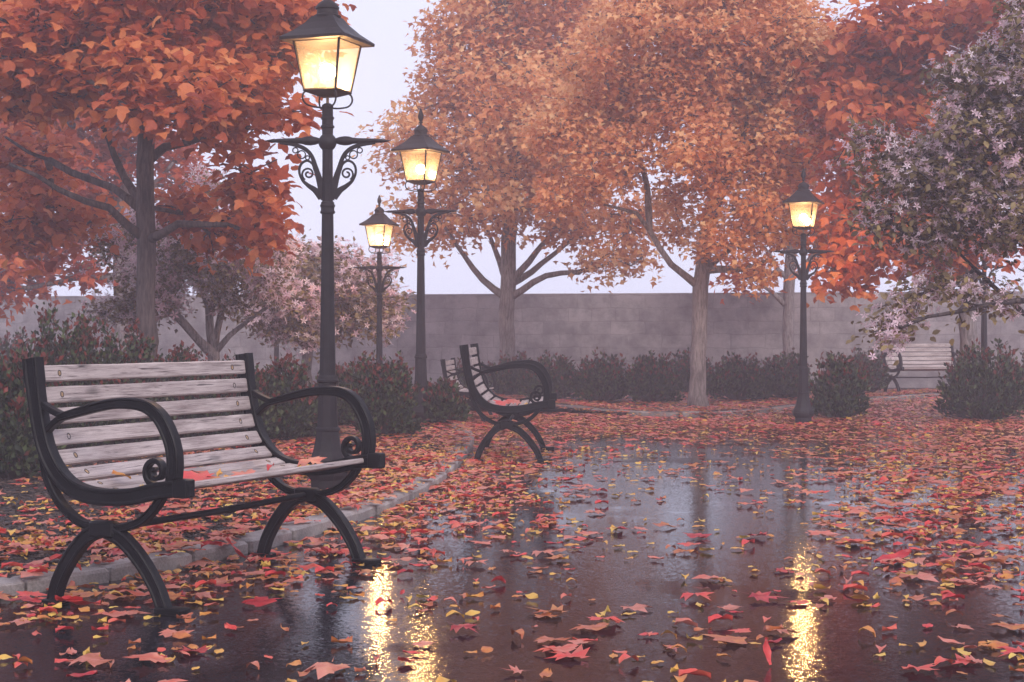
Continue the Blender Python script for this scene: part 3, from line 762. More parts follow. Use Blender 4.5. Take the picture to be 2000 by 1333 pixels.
G_T = 'autumn maples around the path'
TREES = True
if TREES:
    # left red maple
    Y = 15.0
    tree('maple_tree', 'dark-trunked red maple rising behind the foremost bench', 'tree', G_T, at(287, 863, Y) , [(286, 640, 0), (284, 470, 0), (285, 330, 0), (283, 200, 0), (262, 60, 0), (275, -120, 0)],
         [[(282, 450, 0), (215, 405, -.2), (130, 375, -.4), (20, 320, -.6)], [(282, 430, 0), (200, 360, .3), (90, 310, .5), (10, 270, .5)],
          [(283, 395, 0), (225, 310, .2), (195, 240, .2), (160, 190, 0)], [(290, 480, 0), (340, 440, -.3), (420, 440, -.5), (500, 460, -.6)],
          [(285, 330, 0), (330, 290, .1), (420, 260, -.2), (490, 245, -.3)], [(285, 260, 0), (330, 160, 0), (400, 80, 0)], [(275, 120, 0), (180, 60, 0), (100, 10, .2)]],
         [(300, 40, 300, 110, -.2, 1.3), (70, 110, 150, 120, -.4, 1.2), (430, 110, 130, 110, -.2, 1.1), (500, 60, 110, 100, .2, .9), (615, 5, 50, 35, .2, .4), (300, 160, 160, 60, -1.2, .5), (460, 200, 110, 50, -.9, .6),
          (500, 320, 70, 60, -.5, .6), (510, 405, 45, 35, -.6, .5), (440, 430, 80, 40, .4, .6), (40, 340, 100, 80, 1.3, .6), (30, 455, 70, 25, .8, .5), (130, 420, 60, 40, 1.4, .4), (370, 420, 40, 40, .9, .3), (350, 215, 120, 45, -1.4, .4)],
         Y, .43, .088, 'leaf_red', 'bark_dark', T_BROAD, (.09, .145), 15000, seed=3, flat=.55, droop=.22, sigma=.10)
    # orange pair
    Y = 26.0
    tree('maple_tree', 'hazy orange maple with spreading bare limbs above the end-on bench', 'tree', G_T, at(992, 773, Y), [(990, 650, 0), (992, 570, 0), (994, 480, 0), (1000, 380, 0), (1010, 200, 0), (1000, 40, 0)],
         [[(990, 580, 0), (930, 530, 0), (895, 480, -.3), (860, 430, -.4)], [(992, 550, 0), (965, 490, .3), (945, 430, .3)], [(992, 560, 0), (1040, 500, 0), (1080, 450, -.2), (1100, 400, 0)],
          [(992, 570, 0), (1060, 545, -.2), (1130, 530, -.4), (1210, 510, -.5)], [(992, 560, 0), (1070, 510, .4), (1150, 440, .5)]],
         [(960, 60, 115, 130, 0, 1.6), (895, 120, 65, 110, 0, 1.0), (810, 260, 50, 50, 0, .7), (850, 300, 90, 80, -.5, 1.2), (1000, 250, 150, 130, -.5, 1.8), (1040, 60, 150, 120, .5, 1.8), (860, 410, 70, 50, 0, 1),
          (1000, 400, 120, 50, -.8, 1.), (760, 330, 50, 30, 0, .5), (1130, 410, 100, 60, 0, 1.2), (1220, 480, 55, 40, 0, .6), (1270, 425, 50, 45, 0, .7), (1170, 450, 50, 40, .2, .6), (820, 460, 40, 25, 0, .5), (1150, 200, 100, 110, 1, 1.3), (1190, 520, 40, 20, -.4, .4)],
         Y, .62, .125, 'leaf_orange', 'bark_mid', T_TRI, (.095, .15), 38000, seed=5, twigs=7, sigma=.15)
    Y = 20.6
    tree('maple_tree', 'broad orange maple with a pale trunk rising from the leaf carpet', 'tree', G_T, at(1364, 803, Y), [(1364, 700, 0), (1366, 610, 0), (1369, 560, 0), (1378, 470, 0), (1395, 330, 0), (1350, 180, 0), (1320, 60, 0)],
         [[(1368, 570, 0), (1310, 515, -.1), (1270, 455, -.2), (1235, 415, -.2), (1175, 400, -.3)], [(1372, 540, 0), (1420, 490, .2), (1470, 420, .3), (1500, 330, .3)], [(1378, 480, 0), (1400, 400, -.3), (1440, 300, -.4), (1480, 180, -.3)],
          [(1372, 545, 0), (1440, 525, -.3), (1510, 500, -.5)], [(1270, 455, -.2), (1265, 380, 0), (1250, 300, .2)], [(1390, 380, 0), (1330, 280, .2), (1290, 180, .3)]],
         [(1260, 120, 150, 140, 0, 1.5), (1430, 100, 160, 130, 0, 1.6), (1540, 120, 80, 120, .4, 1.1), (1335, 400, 45, 50, .6, .5), (1330, 270, 120, 80, -.9, .9), (1180, 315, 80, 60, -.3, .8), (1120, 250, 70, 70, 0, .8), (1500, 290, 100, 90, -.2, 1.0), (1430, 390, 80, 45, -.7, .8),
          (1520, 440, 80, 50, -.3, .8), (1430, 480, 50, 25, -.5, .5), (1490, 530, 40, 15, -.4, .4), (1110, 370, 40, 30, -.4, .4)],
         Y, .48, .10, 'leaf_orange', 'bark_mid', T_TRI, (.068, .108), 52000, seed=8, twigs=7, sigma=.11)
    Y = 27.0
    tree('maple_tree', 'slim distant maple trunk against the wall beside the lit lantern post', 'tree', G_T, at(1540, 768, Y), [(1540, 660, 0), (1541, 560, 0), (1545, 500, 0), (1560, 400, 0), (1570, 250, 0)],
         [[(1540, 600, 0), (1510, 570, 0), (1480, 555, 0)], [(1541, 560, 0), (1515, 520, 0), (1495, 480, 0)], [(1541, 560, 0), (1580, 510, 0), (1610, 450, 0)]],
         [(1500, 430, 50, 50, 0, .8), (1590, 430, 60, 50, 0, .8), (1560, 300, 90, 90, 0, 1.2), (1600, 160, 90, 90, 0, 1.2), (1470, 545, 25, 20, 0, .3)], Y, .6, .095, 'leaf_red_far', 'bark_mid', T_TRI, (.12, .18), 7000, seed=9, sigma=.15)
    # back left maple
    Y = 25.0
    tree('maple_tree', 'hazy background maple showing between the limbs of the dark-trunked red maple', 'tree', G_T, at(243, 778, Y), [(243, 600, 0), (240, 450, 0), (240, 350, 0), (235, 200, 0), (230, 80, 0)],
         [[(241, 560, 0), (160, 540, 0), (80, 560, 0)], [(241, 420, 0), (180, 360, 0), (120, 320, 0)], [(241, 420, 0), (300, 360, 0), (340, 320, 0)]],
         [(70, 545, 120, 30, 0, .9), (150, 330, 120, 80, 0, 1.2), (200, 180, 150, 100, 0, 1.4), (330, 330, 60, 70, 0, .9), (180, 460, 100, 35, 0, .8), (30, 480, 60, 60, 0, .8), (60, 250, 80, 90, 0, 1)], Y, .58, .16, 'leaf_red_far', 'bark_mid', T_TRI, (.13, .21), 12000, seed=10, sigma=.15)
    # right red maple
    Y = 19.8
    tree('maple_tree', 'red maple behind the white blossoming tree, lit by the lantern beside it', 'tree', G_T, at(1893, 811, Y), [(1892, 700, 0), (1892, 600, 0), (1895, 480, 0), (1900, 330, 0), (1890, 180, 0), (1900, 40, 0)],
         [[(1892, 560, 0), (1820, 480, -.3), (1740, 430, -.5), (1660, 400, -.5)], [(1896, 420, 0), (1820, 320, -.2), (1740, 230, -.3), (1680, 160, -.2)], [(1895, 300, 0), (1960, 200, 0), (2020, 120, 0)], [(1893, 200, 0), (1870, 90, -.2), (1850, 0, 0)]],
         [(1640, 230, 60, 100, -.2, .8), (1640, 380, 55, 80, -.4, .7), (1700, 480, 80, 50, -.5, .7), (1690, 120, 70, 70, 0, .8), (1740, 130, 110, 110, 0, 1.2), (1780, 300, 110, 130, 0, 1.2), (1900, 80, 130, 100, 0, 1.3), (1830, 450, 100, 70, 0, 1.1), (1990, 200, 90, 120, 0, 1.2), (1650, 520, 50, 22, -.8, .4)],
         Y, .46, .11, 'leaf_red', 'bark_mid', T_BROAD, (.10, .155), 20000, seed=12, droop=.5, sigma=.14)
    # blossoming trees
    G_BL = 'blossoming trees in the park'
    Y = 12.0
    tree('blossom_tree', 'near white-pink blossoming tree filling the upper corner above the far bench', 'tree', G_BL, (4.75, 12.2, .045), [(2270, 700, .1), (2230, 560, 0), (2150, 400, 0), (2100, 250, 0), (2050, 80, 0)],
         [[(2240, 600, 0), (2100, 590, -.2), (1970, 585, -.3), (1860, 610, -.4), (1760, 640, -.5)], [(2220, 520, 0), (2080, 480, .1), (1960, 430, 0), (1850, 380, -.1), (1760, 330, 0)], [(2150, 400, 0), (2040, 300, 0), (1930, 220, .1)], [(2100, 240, 0), (2010, 130, 0), (1960, 60, 0)], [(2240, 620, 0), (2120, 640, .2), (2020, 620, .3), (1930, 540, .3), (1860, 480, .3)]],
         [(1870, 310, 110, 110, 0, .7), (1780, 320, 60, 40, 0, .3), (1930, 430, 110, 70, -.1, .6), (1820, 450, 60, 45, -.1, .4), (1960, 250, 90, 110, 0, .6), (1980, 110, 60, 90, 0, .5), (1870, 200, 50, 50, 0, .4), (1800, 590, 90, 30, -.3, .3), (1700, 300, 40, 30, 0, .25), (1725, 420, 40, 30, 0, .25), (1900, 570, 90, 35, -.1, .4), (1740, 645, 45, 16, -.4, .15), (2060, 300, 80, 260, 0, .6), (1720, 290, 40, 20, 0, .15)],
         Y, .27, .075, 'leaf_olive', 'bark_dark', T_OV, (.04, .072), 14500, seed=21, bl=(6500, (.038, .078)), flat=.7, droop=.2, sigma=.06, tipr=.004)
    Y = 17.6
    tree('blossom_tree', 'many-stemmed pink blossoming tree behind the foremost bench', 'tree', G_BL, at(425, 832, Y), [(420, 740, 0), (415, 690, 0), (410, 640, 0), (405, 600, 0)],
         [[(420, 700, 0), (380, 650, -.2), (330, 600, -.3), (280, 560, -.3)], [(415, 680, 0), (430, 600, .2), (440, 540, .2), (450, 480, .2)], [(420, 700, 0), (470, 640, 0), (520, 600, 0)], [(405, 600, 0), (380, 540, 0), (350, 470, 0), (370, 400, .1)]],
         [(280, 480, 80, 50, 0, .8), (300, 570, 90, 50, -.2, .8), (400, 500, 90, 60, 0, .9), (250, 610, 50, 30, 0, .5), (400, 400, 40, 45, 0, .4), (480, 540, 70, 60, 0, .8), (500, 480, 40, 30, 0, .4)],
         Y, .34, .07, 'leaf_olive', 'bark_mid', T_RH, (.045, .075), 12000, seed=22, bl=(5000, (.075, .105)), flat=.7, droop=.2, sigma=.08, tipr=.004)
    Y = 20.5
    tree('blossom_tree', 'hazier pink blossoming tree behind the foremost lantern post', 'tree', G_BL, at(600, 806, Y), [(600, 740, 0), (600, 690, 0), (605, 640, 0)],
         [[(600, 700, 0), (560, 640, 0), (530, 600, 0)], [(600, 700, 0), (650, 640, 0), (700, 590, 0)], [(605, 640, 0), (610, 560, 0), (620, 500, 0)]],
         [(590, 530, 80, 40, 0, .8), (640, 580, 90, 60, 0, 1), (550, 600, 70, 50, 0, .8), (710, 560, 50, 50, 0, .6), (730, 620, 40, 30, 0, .5), (620, 640, 70, 30, 0, .7)],
         Y, .38, .07, 'leaf_olive', 'bark_mid', T_RH, (.06, .10), 8500, seed=23, bl=(4500, (.08, .11)), flat=.7, droop=.2, sigma=.09, tipr=.004)

# ------------------------------------------------------------------ shrubs
def shrub(px, by, rpx, ty, label, seed, dens=1.0, name='shrub', group='clipped shrubs around the path'):
    r = np.random.default_rng(seed); g = gp(px, by); Y = g[1]; p = F / Y; rad = rpx / p; h = (by - ty) / p
    root = empty(name, (g[0], g[1], .03 if (inpoly(g[0], g[1], bedL) or inpoly(g[0], g[1], bedF) or inpoly(g[0], g[1], bedR)) else 0)); tag(root, label, 'shrub', group)
    far = Y > 17
    ns = int((150 if not far else 110) * dens); V = []; m = MB(); P = []; D = []; H = []
    for i in range(ns):
        a = r.uniform(0, 2 * math.pi); el = r.uniform(0, 1) ** .8
        rr = rad * math.sqrt(1 - (el * .92) ** 2.2) * r.uniform(.55, 1.06); top = np.array([rr * math.cos(a), rr * math.sin(a), h * (.12 + .86 * el) * r.uniform(.86, 1.1)])
        b = np.array([rr * .18 * math.cos(a), rr * .18 * math.sin(a), 0]); mid = np.array([top[0] * .75, top[1] * .75, top[2] * .45])
        pts = cr([b, mid, top], 5); m.tube([pts[0], pts[5], pts[-1]], [.007, .005, .002], 3)
        k = int((52 if not far else 30)); t = r.uniform(.28, 1.0, k) ** .7
        Pn = np.array(pts); tt = np.linspace(0, 1, len(Pn))
        q = np.c_[np.interp(t, tt, Pn[:, 0]), np.interp(t, tt, Pn[:, 1]), np.interp(t, tt, Pn[:, 2])] + r.normal(0, .022, (k, 3))
        tg = unit(top - mid); P.append(q); D.append(np.tile(tg, (k, 1))); H.append(t)
    P = np.concatenate(P); D = np.concatenate(D); H = np.concatenate(H); n = len(P)
    P[:, 2] = np.maximum(P[:, 2], .03)
    side = unit(r.normal(size=(n, 3))); Ax = unit(D * .8 + side * .8 + np.array([0, 0, .25])); Nn = unit(r.normal(size=(n, 3)) + np.array([0, 0, .6]))
    redtip = (H > .91) & (P[:, 2] > h * .45) & (r.random(n) < .5); rnd = np.where(redtip, r.uniform(.72, 1, n), r.uniform(0, .66, n) ** 1.0)
    old = r.random(n) < .03; rnd = np.where(old, r.uniform(.7, .85, n), rnd)
    s = r.uniform(.038, .06, n) * (1.25 if far else 1.0)
    Vv, Fc, rn = inst(T_RH, P, Ax, Nn, s, rnd)
    mk('crown', Vv, Fc, M['shrub_leaf'], root, {'rnd': rn}); mk('stems', m.V, m.F, M['stem'], root)
    return root
SH = [(20, 945, 90, 690, 'dark green bush at the very edge beside the high end of the foremost bench'),
      (120, 905, 120, 612, 'tall dark bush behind the high end of the foremost bench'),
      (240, 885, 90, 640, 'dark bush around the foot of the dark-trunked red maple'),
      (345, 872, 85, 668, 'bush just beyond the red maple trunk, above the bench back'),
      (455, 880, 85, 690, 'red-tipped bush behind the top corner of the foremost bench'),
      (560, 868, 75, 690, 'hazy bush left of the foremost lantern post'),
      (745, 858, 78, 682, 'red-tipped bush between the two nearer lantern posts'),
      (865, 836, 48, 728, 'low bush at the kerb beside the lantern post near the end-on bench'),
      (1638, 818, 62, 690, 'round dark shrub directly beside the lantern post near the red maple'),
      (1925, 822, 95, 668, 'wide round dark shrub below the near blossoming tree'),
      (1080, 786, 62, 690, 'hazy wall-side shrub nearest the end-on bench armrest'),
      (1180, 789, 65, 686, 'hazy wall-side shrub second from the end-on bench'),
      (1275, 792, 60, 688, 'hazy wall-side shrub just short of the pale maple trunk'),
      (1440, 788, 65, 690, 'hazy wall-side shrub just past the pale maple trunk'),
      (1530, 784, 60, 688, 'hazy shrub at the foot of the slim distant maple'),
      (1350, 772, 60, 684, 'misty shrub behind the pale maple trunk'),
      (1000, 776, 60, 690, 'misty shrub behind the end-on bench'),
      (660, 840, 60, 700, 'hazy bush just behind the foremost lantern post'),
      (1690, 774, 50, 690, 'hazy shrub left of the distant pale-slatted bench'),
      (1985, 790, 60, 690, 'shrub at the frame edge behind the wide round shrub'),
      (0, 800, 120, 640, 'hazy far bush at the edge in front of the wall'),
      (910, 782, 50, 700, 'misty shrub behind the hazy half-hidden bench')]
for i, (px, by, rp, ty, lab) in enumerate(SH): shrub(px, by, rp, ty + (6 if px < 260 and by > 830 else 20 if by > 830 and px < 900 else 8 if px < 1600 else 0), lab, 100 + i, dens=1.2 if rp > 80 else 1)

# ------------------------------------------------------------------ fallen leaves
def maple_t(seed, curl):
    r = random.Random(seed)
    half = [(0, -.02), (.10, .06), (.30, -.04), (.27, .10), (.50, .22), (.38, .27), (.54, .50), (.33, .44), (.20, .46), (.24, .66), (.13, .64), (0, .98)]
    out = [(x * .95, y) for x, y in half] + [(-x * .95, y) for x, y in half[-2:0:-1]]
    V = [(0, .30, .0)]
    for (x, y) in out:
        x += r.uniform(-.02, .02); y += r.uniform(-.02, .02); d = math.hypot(x, y - .3)
        V.append((x, y, curl * d * d + .05 * math.sin(x * 9 + seed) + r.uniform(-.02, .02)))
    n = len(out)
    Fc = [(0, 1 + i, 1 + (i + 1) % n) for i in range(n)]
    # leaf stalk
    k = len(V); V += [(-.012, -.01, 0), (.012, -.01, 0), (.05, -.30, .03)]; Fc.append((k, k + 1, k + 2))
    return np.array(V), np.array(Fc)
def oval_t(w, cx, cy, tw=0):
    V = []; Fc = []; ny = 6
    for j in range(ny + 1):
        t = j / ny; hw = w * math.sin(math.pi * min(max(t, .03), .97)) ** .75
        for s in (-1, -.5, 0, .5, 1):
            x = hw * s; z = cx * (abs(s) ** 1.6) * w * 2 + cy * (t - .5) ** 2 * 2 + tw * s * (t - .5) + (-.015 if s == 0 else 0) + .03 * math.sin(t * 11 + s * 2)
            xx = x * (1 - .3 * abs(cx) * abs(s)); V.append((xx, t, z))
    for j in range(ny):
        for i in range(4):
            a = j * 5 + i; Fc += [(a, a + 1, a + 6), (a, a + 6, a + 5)]
    return np.array(V), np.array(Fc)
TM = [maple_t(1, .06), maple_t(2, -.14), maple_t(3, .16), maple_t(4, -.03), maple_t(6, -.24)]
TO = [oval_t(.27, .06, .03), oval_t(.25, .10, -.10, .15), oval_t(.30, -.14, -.12, .05), oval_t(.24, .22, .14, -.25), oval_t(.26, .03, -.06, .2), oval_t(.33, .12, -.5, .2), oval_t(.28, -.10, .05, -.12)]
TR = [oval_t(.2, .12, .12), oval_t(.19, .3, -.25, .2)]

def snoise(x, y, s, o): return np.array([noise.noise(Vector((a * s + o, b * s - o, o * .37))) for a, b in zip(x, y)])
def lerp(x, a, b): return np.clip((x - a) / (b - a), 0, 1)
def kdist(x, y, K):
    K = np.array([k for k in K if -6 < k[0] < 8]); d = np.full(len(x), 1e9)
    for i in range(len(K) - 1):
        a = K[i]; b = K[i + 1]; ab = b - a; t = np.clip(((x - a[0]) * ab[0] + (y - a[1]) * ab[1]) / (ab @ ab), 0, 1)
        d = np.minimum(d, np.hypot(x - a[0] - t * ab[0], y - a[1] - t * ab[1]))
    return d
def scatter_ground():
    NC = 120000; Y = 4.4 + (27.5 - 4.4) * rng.random(NC) ** 1.15
    W = .335 * Y + .25; X = rng.uniform(-1, 1, NC) * W
    # density of candidates per m2 (analytic)
    u = ((Y - 4.4) / 23.1); pdfY = (1 / 1.15) * np.maximum(u, 1e-4) ** (1 / 1.15 - 1) / 23.1; cd = NC * pdfY / (2 * W)
    inL = inpoly(X, Y, bedL); inF = inpoly(X, Y, bedF); inR = inpoly(X, Y, bedR)
    dk = kdist(X, Y, KL)
    px = 1000 + X * F / Y; py = 650 + F / Y
    # target density per m2
    sparse = 23.0 + 45 * lerp(Y, 5.3, 4.7)
    left = lerp(dk, 1.15, .3) * 180 + lerp(dk, 2.2, .8) * 45 * lerp(Y, 6.0, 8.0)
    edge = .85 + .125 * (Y - 5)       # where the thick cover of the outer side starts
    right = lerp(X, edge, edge + 1.2) * 180
    far = lerp(Y, 13.8, 17.0) * 230
    wet = np.maximum.reduce([np.full(NC, sparse), left, right, far])
    bedd = 290 * lerp(dk, 2.6, .5) + 60
    d = np.where(inL, bedd, wet); d = np.where(inF, 190, d); d = np.where(inR, 230, d); d = np.where(kdist(X, Y, KF) < .35, 420, d)
    near_dark = inL & (px < 380) & (py > 900) & (dk > 1.3); d = np.where(near_dark, d * .45, d)
    n1 = snoise(X, Y, 1.3, 3.1); n2 = snoise(X, Y, 4.0, 9.2)
    clump = np.clip(1 + 1.3 * n1 + 1.5 * n2, .12, 2.4)
    clump = np.where((d > 120), np.clip(clump, .5, 1.6), clump)
    keep = rng.random(NC) < np.clip(d * clump / cd, 0, 1)
    X, Y, inL, inF, inR, dk = X[keep], Y[keep], inL[keep], inF[keep], inR[keep], dk[keep]
    dk2 = kdist(X, Y, KF); dk = np.minimum(dk, dk2); n = len(X); kind = rng.random(n)
    z = np.where(inL | inF | inR, .038, .004); z = np.where(dk < .08, .064, z)
    z = z + rng.random(n) * np.where(inL | (X > 1.8), .012, .002)
    ek = kdist(X, Y, KF) < .28; z = np.where(ek, z + rng.random(n) * .045, z)
    items = []
    for i in range(n):
        k = kind[i]
        if k < .17: T = TM[rng.integers(len(TM))]; s = rng.uniform(.075, .16); c = rng.choice([.50, .44, .32, .61, .14], p=[.34, .20, .14, .25, .07]) + rng.uniform(-.03, .03); sh = 0
        elif k < .30: T = TR[rng.integers(len(TR))]; s = rng.uniform(.055, .10); c = rng.uniform(.12, .36) if rng.random() < .6 else rng.uniform(.4, .64); sh = 1
        else: T = TO[rng.integers(len(TO))]; s = rng.uniform(.034, .070); c = .58 + .36 * rng.random() if rng.random() < .80 else rng.uniform(.2, .5); sh = 2
        if Y[i] > 14: T = (TM[3] if sh == 0 else T_OV)
        items.append((T, s, c, sh))
    return X, Y, z, items
X, Y, Z, IT = scatter_ground()
n = len(X)
ang = rng.uniform(0, 2 * math.pi, n); tilt = rng.normal(0, .045, n); tilt2 = rng.normal(0, .05, n)
for i in range(n):
    if IT[i][3] == 2 and rng.random() < .18: tilt2[i] += rng.uniform(-.7, .7)
def leaf_geo(i):
    T, s, c, sh = IT[i]; V = T[0] * s; V = V - V.mean(0) * np.array([1, 1, 0])
    a = ang[i]; Rm = np.array(Matrix.Rotation(a, 3, 'Z') @ Matrix.Rotation(tilt[i], 3, 'X') @ Matrix.Rotation(tilt2[i], 3, 'Y'))
    V = V @ Rm.T; V[:, 2] -= V[:, 2].min()
    return V, T[1]
psz = np.array([it[1] for it in IT]) * F / Y; ppx = 1000 + X * F / Y; ppy = 650 + (1 - Z) * F / Y
vis = (ppx > 5) & (ppx < 1995) & (ppy < 1328)
order = np.argsort(-np.where(vis, psz * np.array([1.3 if it[3] == 0 else 1 for it in IT]), 0)); single = set(order[:292].tolist())
VV = []; FF = []; RR = []; cnt_ = 0; GV = {}
for i in range(n):
    if i in single: continue
    V, Fc = leaf_geo(i); V = V + np.array([X[i], Y[i], Z[i]])
    VV.append(V); FF.append(Fc + cnt_); RR.append(np.full(len(V), IT[i][2])); cnt_ += len(V)
tag(mk('fallen_leaves', np.concatenate(VV), np.concatenate(FF), M['fallen'], None, {'rnd': np.concatenate(RR)}), 'carpet of small red, orange and yellow fallen leaves over path and beds', kind='stuff')
print('fallen leaves', n, 'tris', sum(len(f) for f in FF))
def colname(c): return 'dark red' if c < .14 else 'bright red' if c < .27 else 'coral red' if c < .37 else 'dusty pink' if c < .52 else 'brownish orange' if c < .63 else 'orange' if c < .76 else 'golden' if c < .88 else 'yellow'
def zone(x, y):
    px = 1000 + x * F / y; py = 650 + F / y
    inl = bool(inpoly(x, y, bedL))
    if inl: return 'on the mulch behind the foremost bench'
    if float(kdist(np.array([x]), np.array([y]), KL)[0]) < .1: return 'on the stone kerb'
    if px < 420: return 'on wet asphalt by the nearer bench feet'
    if px < 700: return 'on wet asphalt below the bench seat'
    if px < 860: return 'beside the golden reflection near the bench'
    if px > 1540 and px < 1680: return 'in the golden reflection on the outer path'
    if px >= 1680: return 'in the thick leaves past the outer reflection'
    return 'on the open wet path close to the viewer' if py > 1150 else 'on the open wet path farther off'
def single_leaf(V, Fc, c, shp, loc, where):
    o = mk('fallen_leaf', V, Fc, M['fallen'], None, {'rnd': np.full(len(V), c)}, loc=[float(v) for v in loc])
    nm = ['lobed maple leaf', 'slender oval leaf', 'small curled leaf'][shp]
    tag(o, f'{colname(c)} {nm} {where}', 'leaf', 'single fallen leaves'); return o
for i in sorted(single):
    V, Fc = leaf_geo(i); sz = IT[i][1]; 
    o = single_leaf(V, Fc, IT[i][2], IT[i][3], (X[i], Y[i], Z[i]), zone(X[i], Y[i]))
# bark mulch chips on the near bed
mc = 26000; cy_ = rng.uniform(5, 15, mc); cx_ = -rng.uniform(0, .345, mc) * cy_; ok = inpoly(cx_, cy_, bedL) & (kdist(cx_, cy_, KL) > .1); cx_, cy_ = cx_[ok], cy_[ok]; mc = len(cx_)
T_CH = (np.array([(-.14, 0, 0), (.14, .04, .02), (.10, 1, .0), (-.12, .93, .03), (-.14, 0, .14), (.14, .04, .16), (.10, 1, .12), (-.12, .93, .14)]), np.array([(4, 5, 6, 7), (0, 1, 5, 4), (1, 2, 6, 5), (2, 3, 7, 6), (3, 0, 4, 7)]))
aa = rng.uniform(0, 2 * math.pi, mc); V, Fc, rn = inst(T_CH, np.c_[cx_, cy_, np.full(mc, .034)], np.c_[np.cos(aa), np.sin(aa), rng.normal(0, .18, mc)], np.tile([0., 0., 1.], (mc, 1)) + rng.normal(0, .3, (mc, 3)), rng.uniform(.02, .055, mc), rng.random(mc))
M['chip'] = leaf_mat('bark_chip', [(0, (.012, .008, .007)), (.6, (.045, .028, .022)), (1, (.13, .08, .06))], .0, .6)
tag(mk('bark_mulch', V, Fc, M['chip'], None, {'rnd': rn}), 'dark bark chips covering the bed behind the foremost bench', kind='stuff')
# distinctive leaves
def special(px, py, T, s, c, rot, label, z=0.004, dY=0):
    g = gp(px, py); V = T[0] * s; V = V - V.mean(0) * np.array([1, 1, 0])
    Rm = np.array(Matrix.Rotation(rot[2], 3, 'Z') @ Matrix.Rotation(rot[0], 3, 'X') @ Matrix.Rotation(rot[1], 3, 'Y'))
    V = V @ Rm.T; V[:, 2] -= V[:, 2].min()
    o = mk('fallen_leaf', V, T[1], M['fallen'], None, {'rnd': np.full(len(V), c)}, loc=(g[0], g[1], z)); tag(o, label, 'leaf', 'single fallen leaves')
special(462, 1100, TR[0], .15, .25, (R(42), R(20), R(75)), 'bright red oval leaf propped upright against the kerb under the foremost bench')
special(1497, 1300, TR[0], .085, .24, (R(62), R(30), R(10)), 'red oval leaf standing on edge near the foot of the outer lamp reflection')
special(1745, 1100, TR[0], .19, .2, (R(12), R(15), R(-70)), 'large crimson oval leaf lying on the outer side of the path')
special(1115, 940, TR[0], .17, .27, (R(8), R(0), R(-85)), 'large scarlet oval leaf floating alone beside the small bright puddle')
special(150, 1185, TR[0], .17, .24, (R(6), R(8), R(85)), 'large glossy red leaf lying by the rear near foot of the foremost bench')
# leaves lying on bench seats
def seat_leaf(bench, x, f, zz, T, s, c, rot, label):
    k = bench.scale[0]; A = bench.rotation_euler[2]; V = T[0] * s; V = V - V.mean(0) * np.array([1, 1, 0])
    Rm = np.array(Matrix.Rotation(rot[2], 3, 'Z') @ Matrix.Rotation(rot[0], 3, 'X') @ Matrix.Rotation(rot[1], 3, 'Y')); V = V @ Rm.T; V = V @ np.array(Matrix.Rotation(.26, 3, 'X')).T; V[:, 2] -= V[:, 2].min()
    lx, ly = x * k, -(f - .27) * k
    loc = (bench.location[0] + lx * math.cos(A) - ly * math.sin(A), bench.location[1] + lx * math.sin(A) + ly * math.cos(A), bench.location[2] + zz * k)
    o = mk('fallen_leaf', V, T[1], M['fallen'], None, {'rnd': np.full(len(V), c)}, loc=[float(v) for v in loc]); tag(o, label, 'leaf', 'leaves resting on bench seats')
SL = [(-.36, .40, .431, TM[0], .17, .30, (0, 0, 1.0), 'coral maple leaf lying mid-seat on the foremost bench'),
      (-.25, .33, .424, TM[2], .15, .24, (.1, 0, 2.4), 'red maple leaf overlapping the coral one on the foremost bench seat'),
      (-.12, .19, .43, TM[1], .16, .42, (-.35, 0, .3), 'pink maple leaf leaning on the lower back slats of the foremost bench'),
      (-.22, .45, .436, TO[0], .07, .8, (0, .1, .7), 'orange curled leaf near the front edge of the foremost bench seat'),
      (.42, .42, .431, TM[4], .14, .5, (0, 0, 4), 'brownish pink maple leaf toward the far armrest of the foremost bench'),
      (.48, .36, .426, TO[1], .07, .9, (0, 0, 2), 'yellow curled leaf toward the far armrest of the foremost bench'),
      (-.50, .16, .45, TO[4], .08, .75, (.2, .3, 1.3), 'golden leaf standing near the close armrest of the foremost bench'),
      (-.60, .34, .424, TO[0], .07, .95, (0, 0, .5), 'yellow leaf under the scroll of the close armrest of the foremost bench'),
      (-.20, .36, .427, TO[2], .06, .7, (0, 0, 2.2), 'small orange leaf mid-seat on the close half of the foremost bench'),
      (-.08, .42, .431, TM[3], .12, .5, (0, 0, .8), 'dusty pink maple leaf lying flat mid-seat on the foremost bench'),
      (.02, .24, .424, TO[3], .055, .82, (0, 0, 3.1), 'tiny curled golden leaf at the back of the foremost bench seat'),
      (.30, .30, .424, TR[1], .07, .2, (0, .1, 2.9), 'small dark red leaf by the pink leaning leaf on the foremost bench')]
for a in SL: seat_leaf(bench1, *a)
b2 = [o for o in bpy.data.objects if o.name.startswith('park_bench') and abs(o.location[1] - 13.3) < .8][0]
for a in [(-.5, .2, .43, TM[0], .15, .3, (0, 0, 1), 'coral maple leaf at the back of the end-on bench seat'), (-.35, .3, .424, TM[3], .14, .44, (0, 0, 2), 'pink maple leaf in the middle of the end-on bench seat'),
          (-.55, .38, .43, TO[1], .07, .9, (0, 0, 0), 'yellow leaf near the front of the end-on bench seat'), (-.1, .25, .424, TM[1], .15, .36, (0, 0, 4), 'reddish maple leaf halfway along the end-on bench seat')]: seat_leaf(b2, *a)

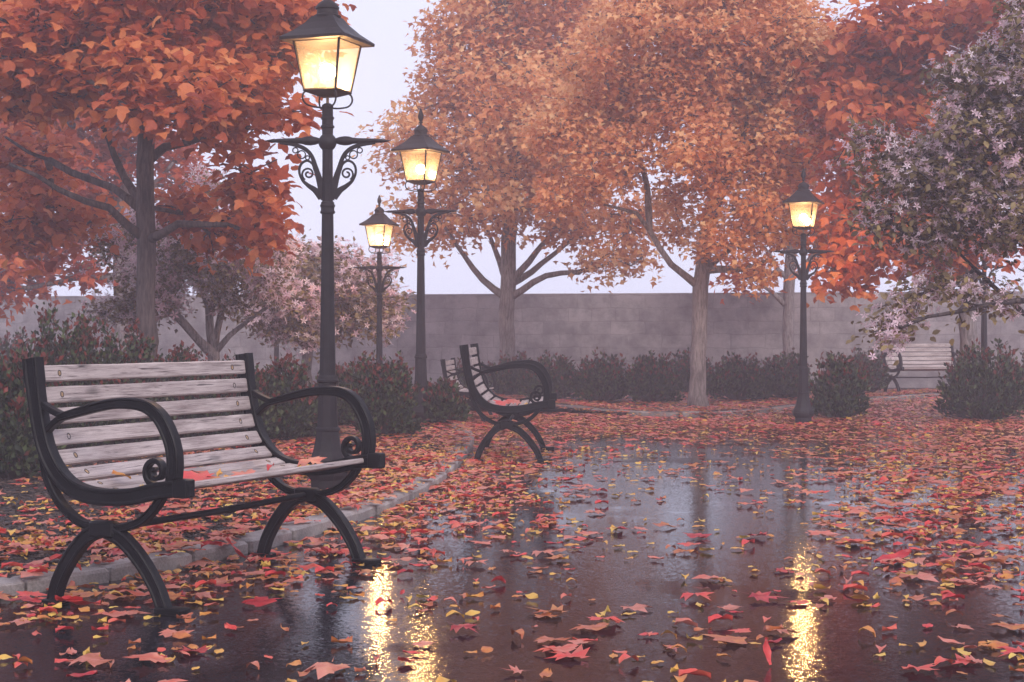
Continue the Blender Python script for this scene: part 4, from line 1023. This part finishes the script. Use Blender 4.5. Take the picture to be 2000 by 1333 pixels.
# ------------------------------------------------------------------ haze
bx = MB().box(-42, 42, -9, 47, -1.1, 9.2, .01)
m, nt, out = mat('thin_mist')
pv = N(nt, 'ShaderNodeVolumePrincipled'); pv.inputs['Density'].default_value = .0078; pv.inputs['Color'].default_value = (.97, .87, .94, 1); pv.inputs['Anisotropy'].default_value = .25
nt.links.new(pv.outputs[0], out.inputs['Volume'])
tag(bx.build('haze', m), 'thin violet-grey morning mist', kind='stuff')

# ------------------------------------------------------------------ world, sun, camera
EL, AZ = R(33), R(158)
w = bpy.data.worlds.new('World'); S.world = w; w.use_nodes = True; nt = w.node_tree
bg = nt.nodes['Background']
sky = N(nt, 'ShaderNodeTexSky', sky_type='NISHITA'); sky.sun_disc = False; sky.sun_elevation = EL; sky.sun_rotation = AZ
sky.air_density = 1.0; sky.dust_density = 4.0; sky.ozone_density = 1.0
mx = N(nt, 'ShaderNodeMix', data_type='RGBA'); mx.inputs[0].default_value = .82; mx.inputs[7].default_value = (6.7, 6.8, 8.7, 1)   # cloud cover
nt.links.new(sky.outputs[0], mx.inputs[6]); nt.links.new(mx.outputs[2], bg.inputs[0]); bg.inputs[1].default_value = .125
sd = bpy.data.lights.new('sun', 'SUN'); sd.energy = 1.5; sd.angle = R(25); sd.color = (1, .93, .9)
so = bpy.data.objects.new('sun', sd); C.objects.link(so)
d = Vector((math.sin(AZ) * math.cos(EL), math.cos(AZ) * math.cos(EL), math.sin(EL))); so.rotation_euler = (-d).to_track_quat('-Z', 'Y').to_euler()

cd = bpy.data.cameras.new('camera'); cam = bpy.data.objects.new('camera', cd); C.objects.link(cam); S.camera = cam
cd.lens = 36 * F / 2000; cd.sensor_width = 36; cd.clip_end = 500; cd.clip_start = .05
cam.location = (0, 0, 1.0); cam.rotation_euler = (R(90) - math.atan(16.5 / F), 0, 0)
S.view_settings.view_transform = 'Standard'; S.view_settings.look = 'None'; S.view_settings.exposure = .35; S.view_settings.gamma = 1
cy = S.cycles; cy.max_bounces = 7; cy.diffuse_bounces = 3; cy.glossy_bounces = 3; cy.transparent_max_bounces = 12; cy.volume_bounces = 1; cy.transmission_bounces = 3
cy.caustics_reflective = False; cy.caustics_refractive = False; cy.sample_clamp_indirect = 1.2
cy.use_denoising = True; cy.use_adaptive_sampling = False
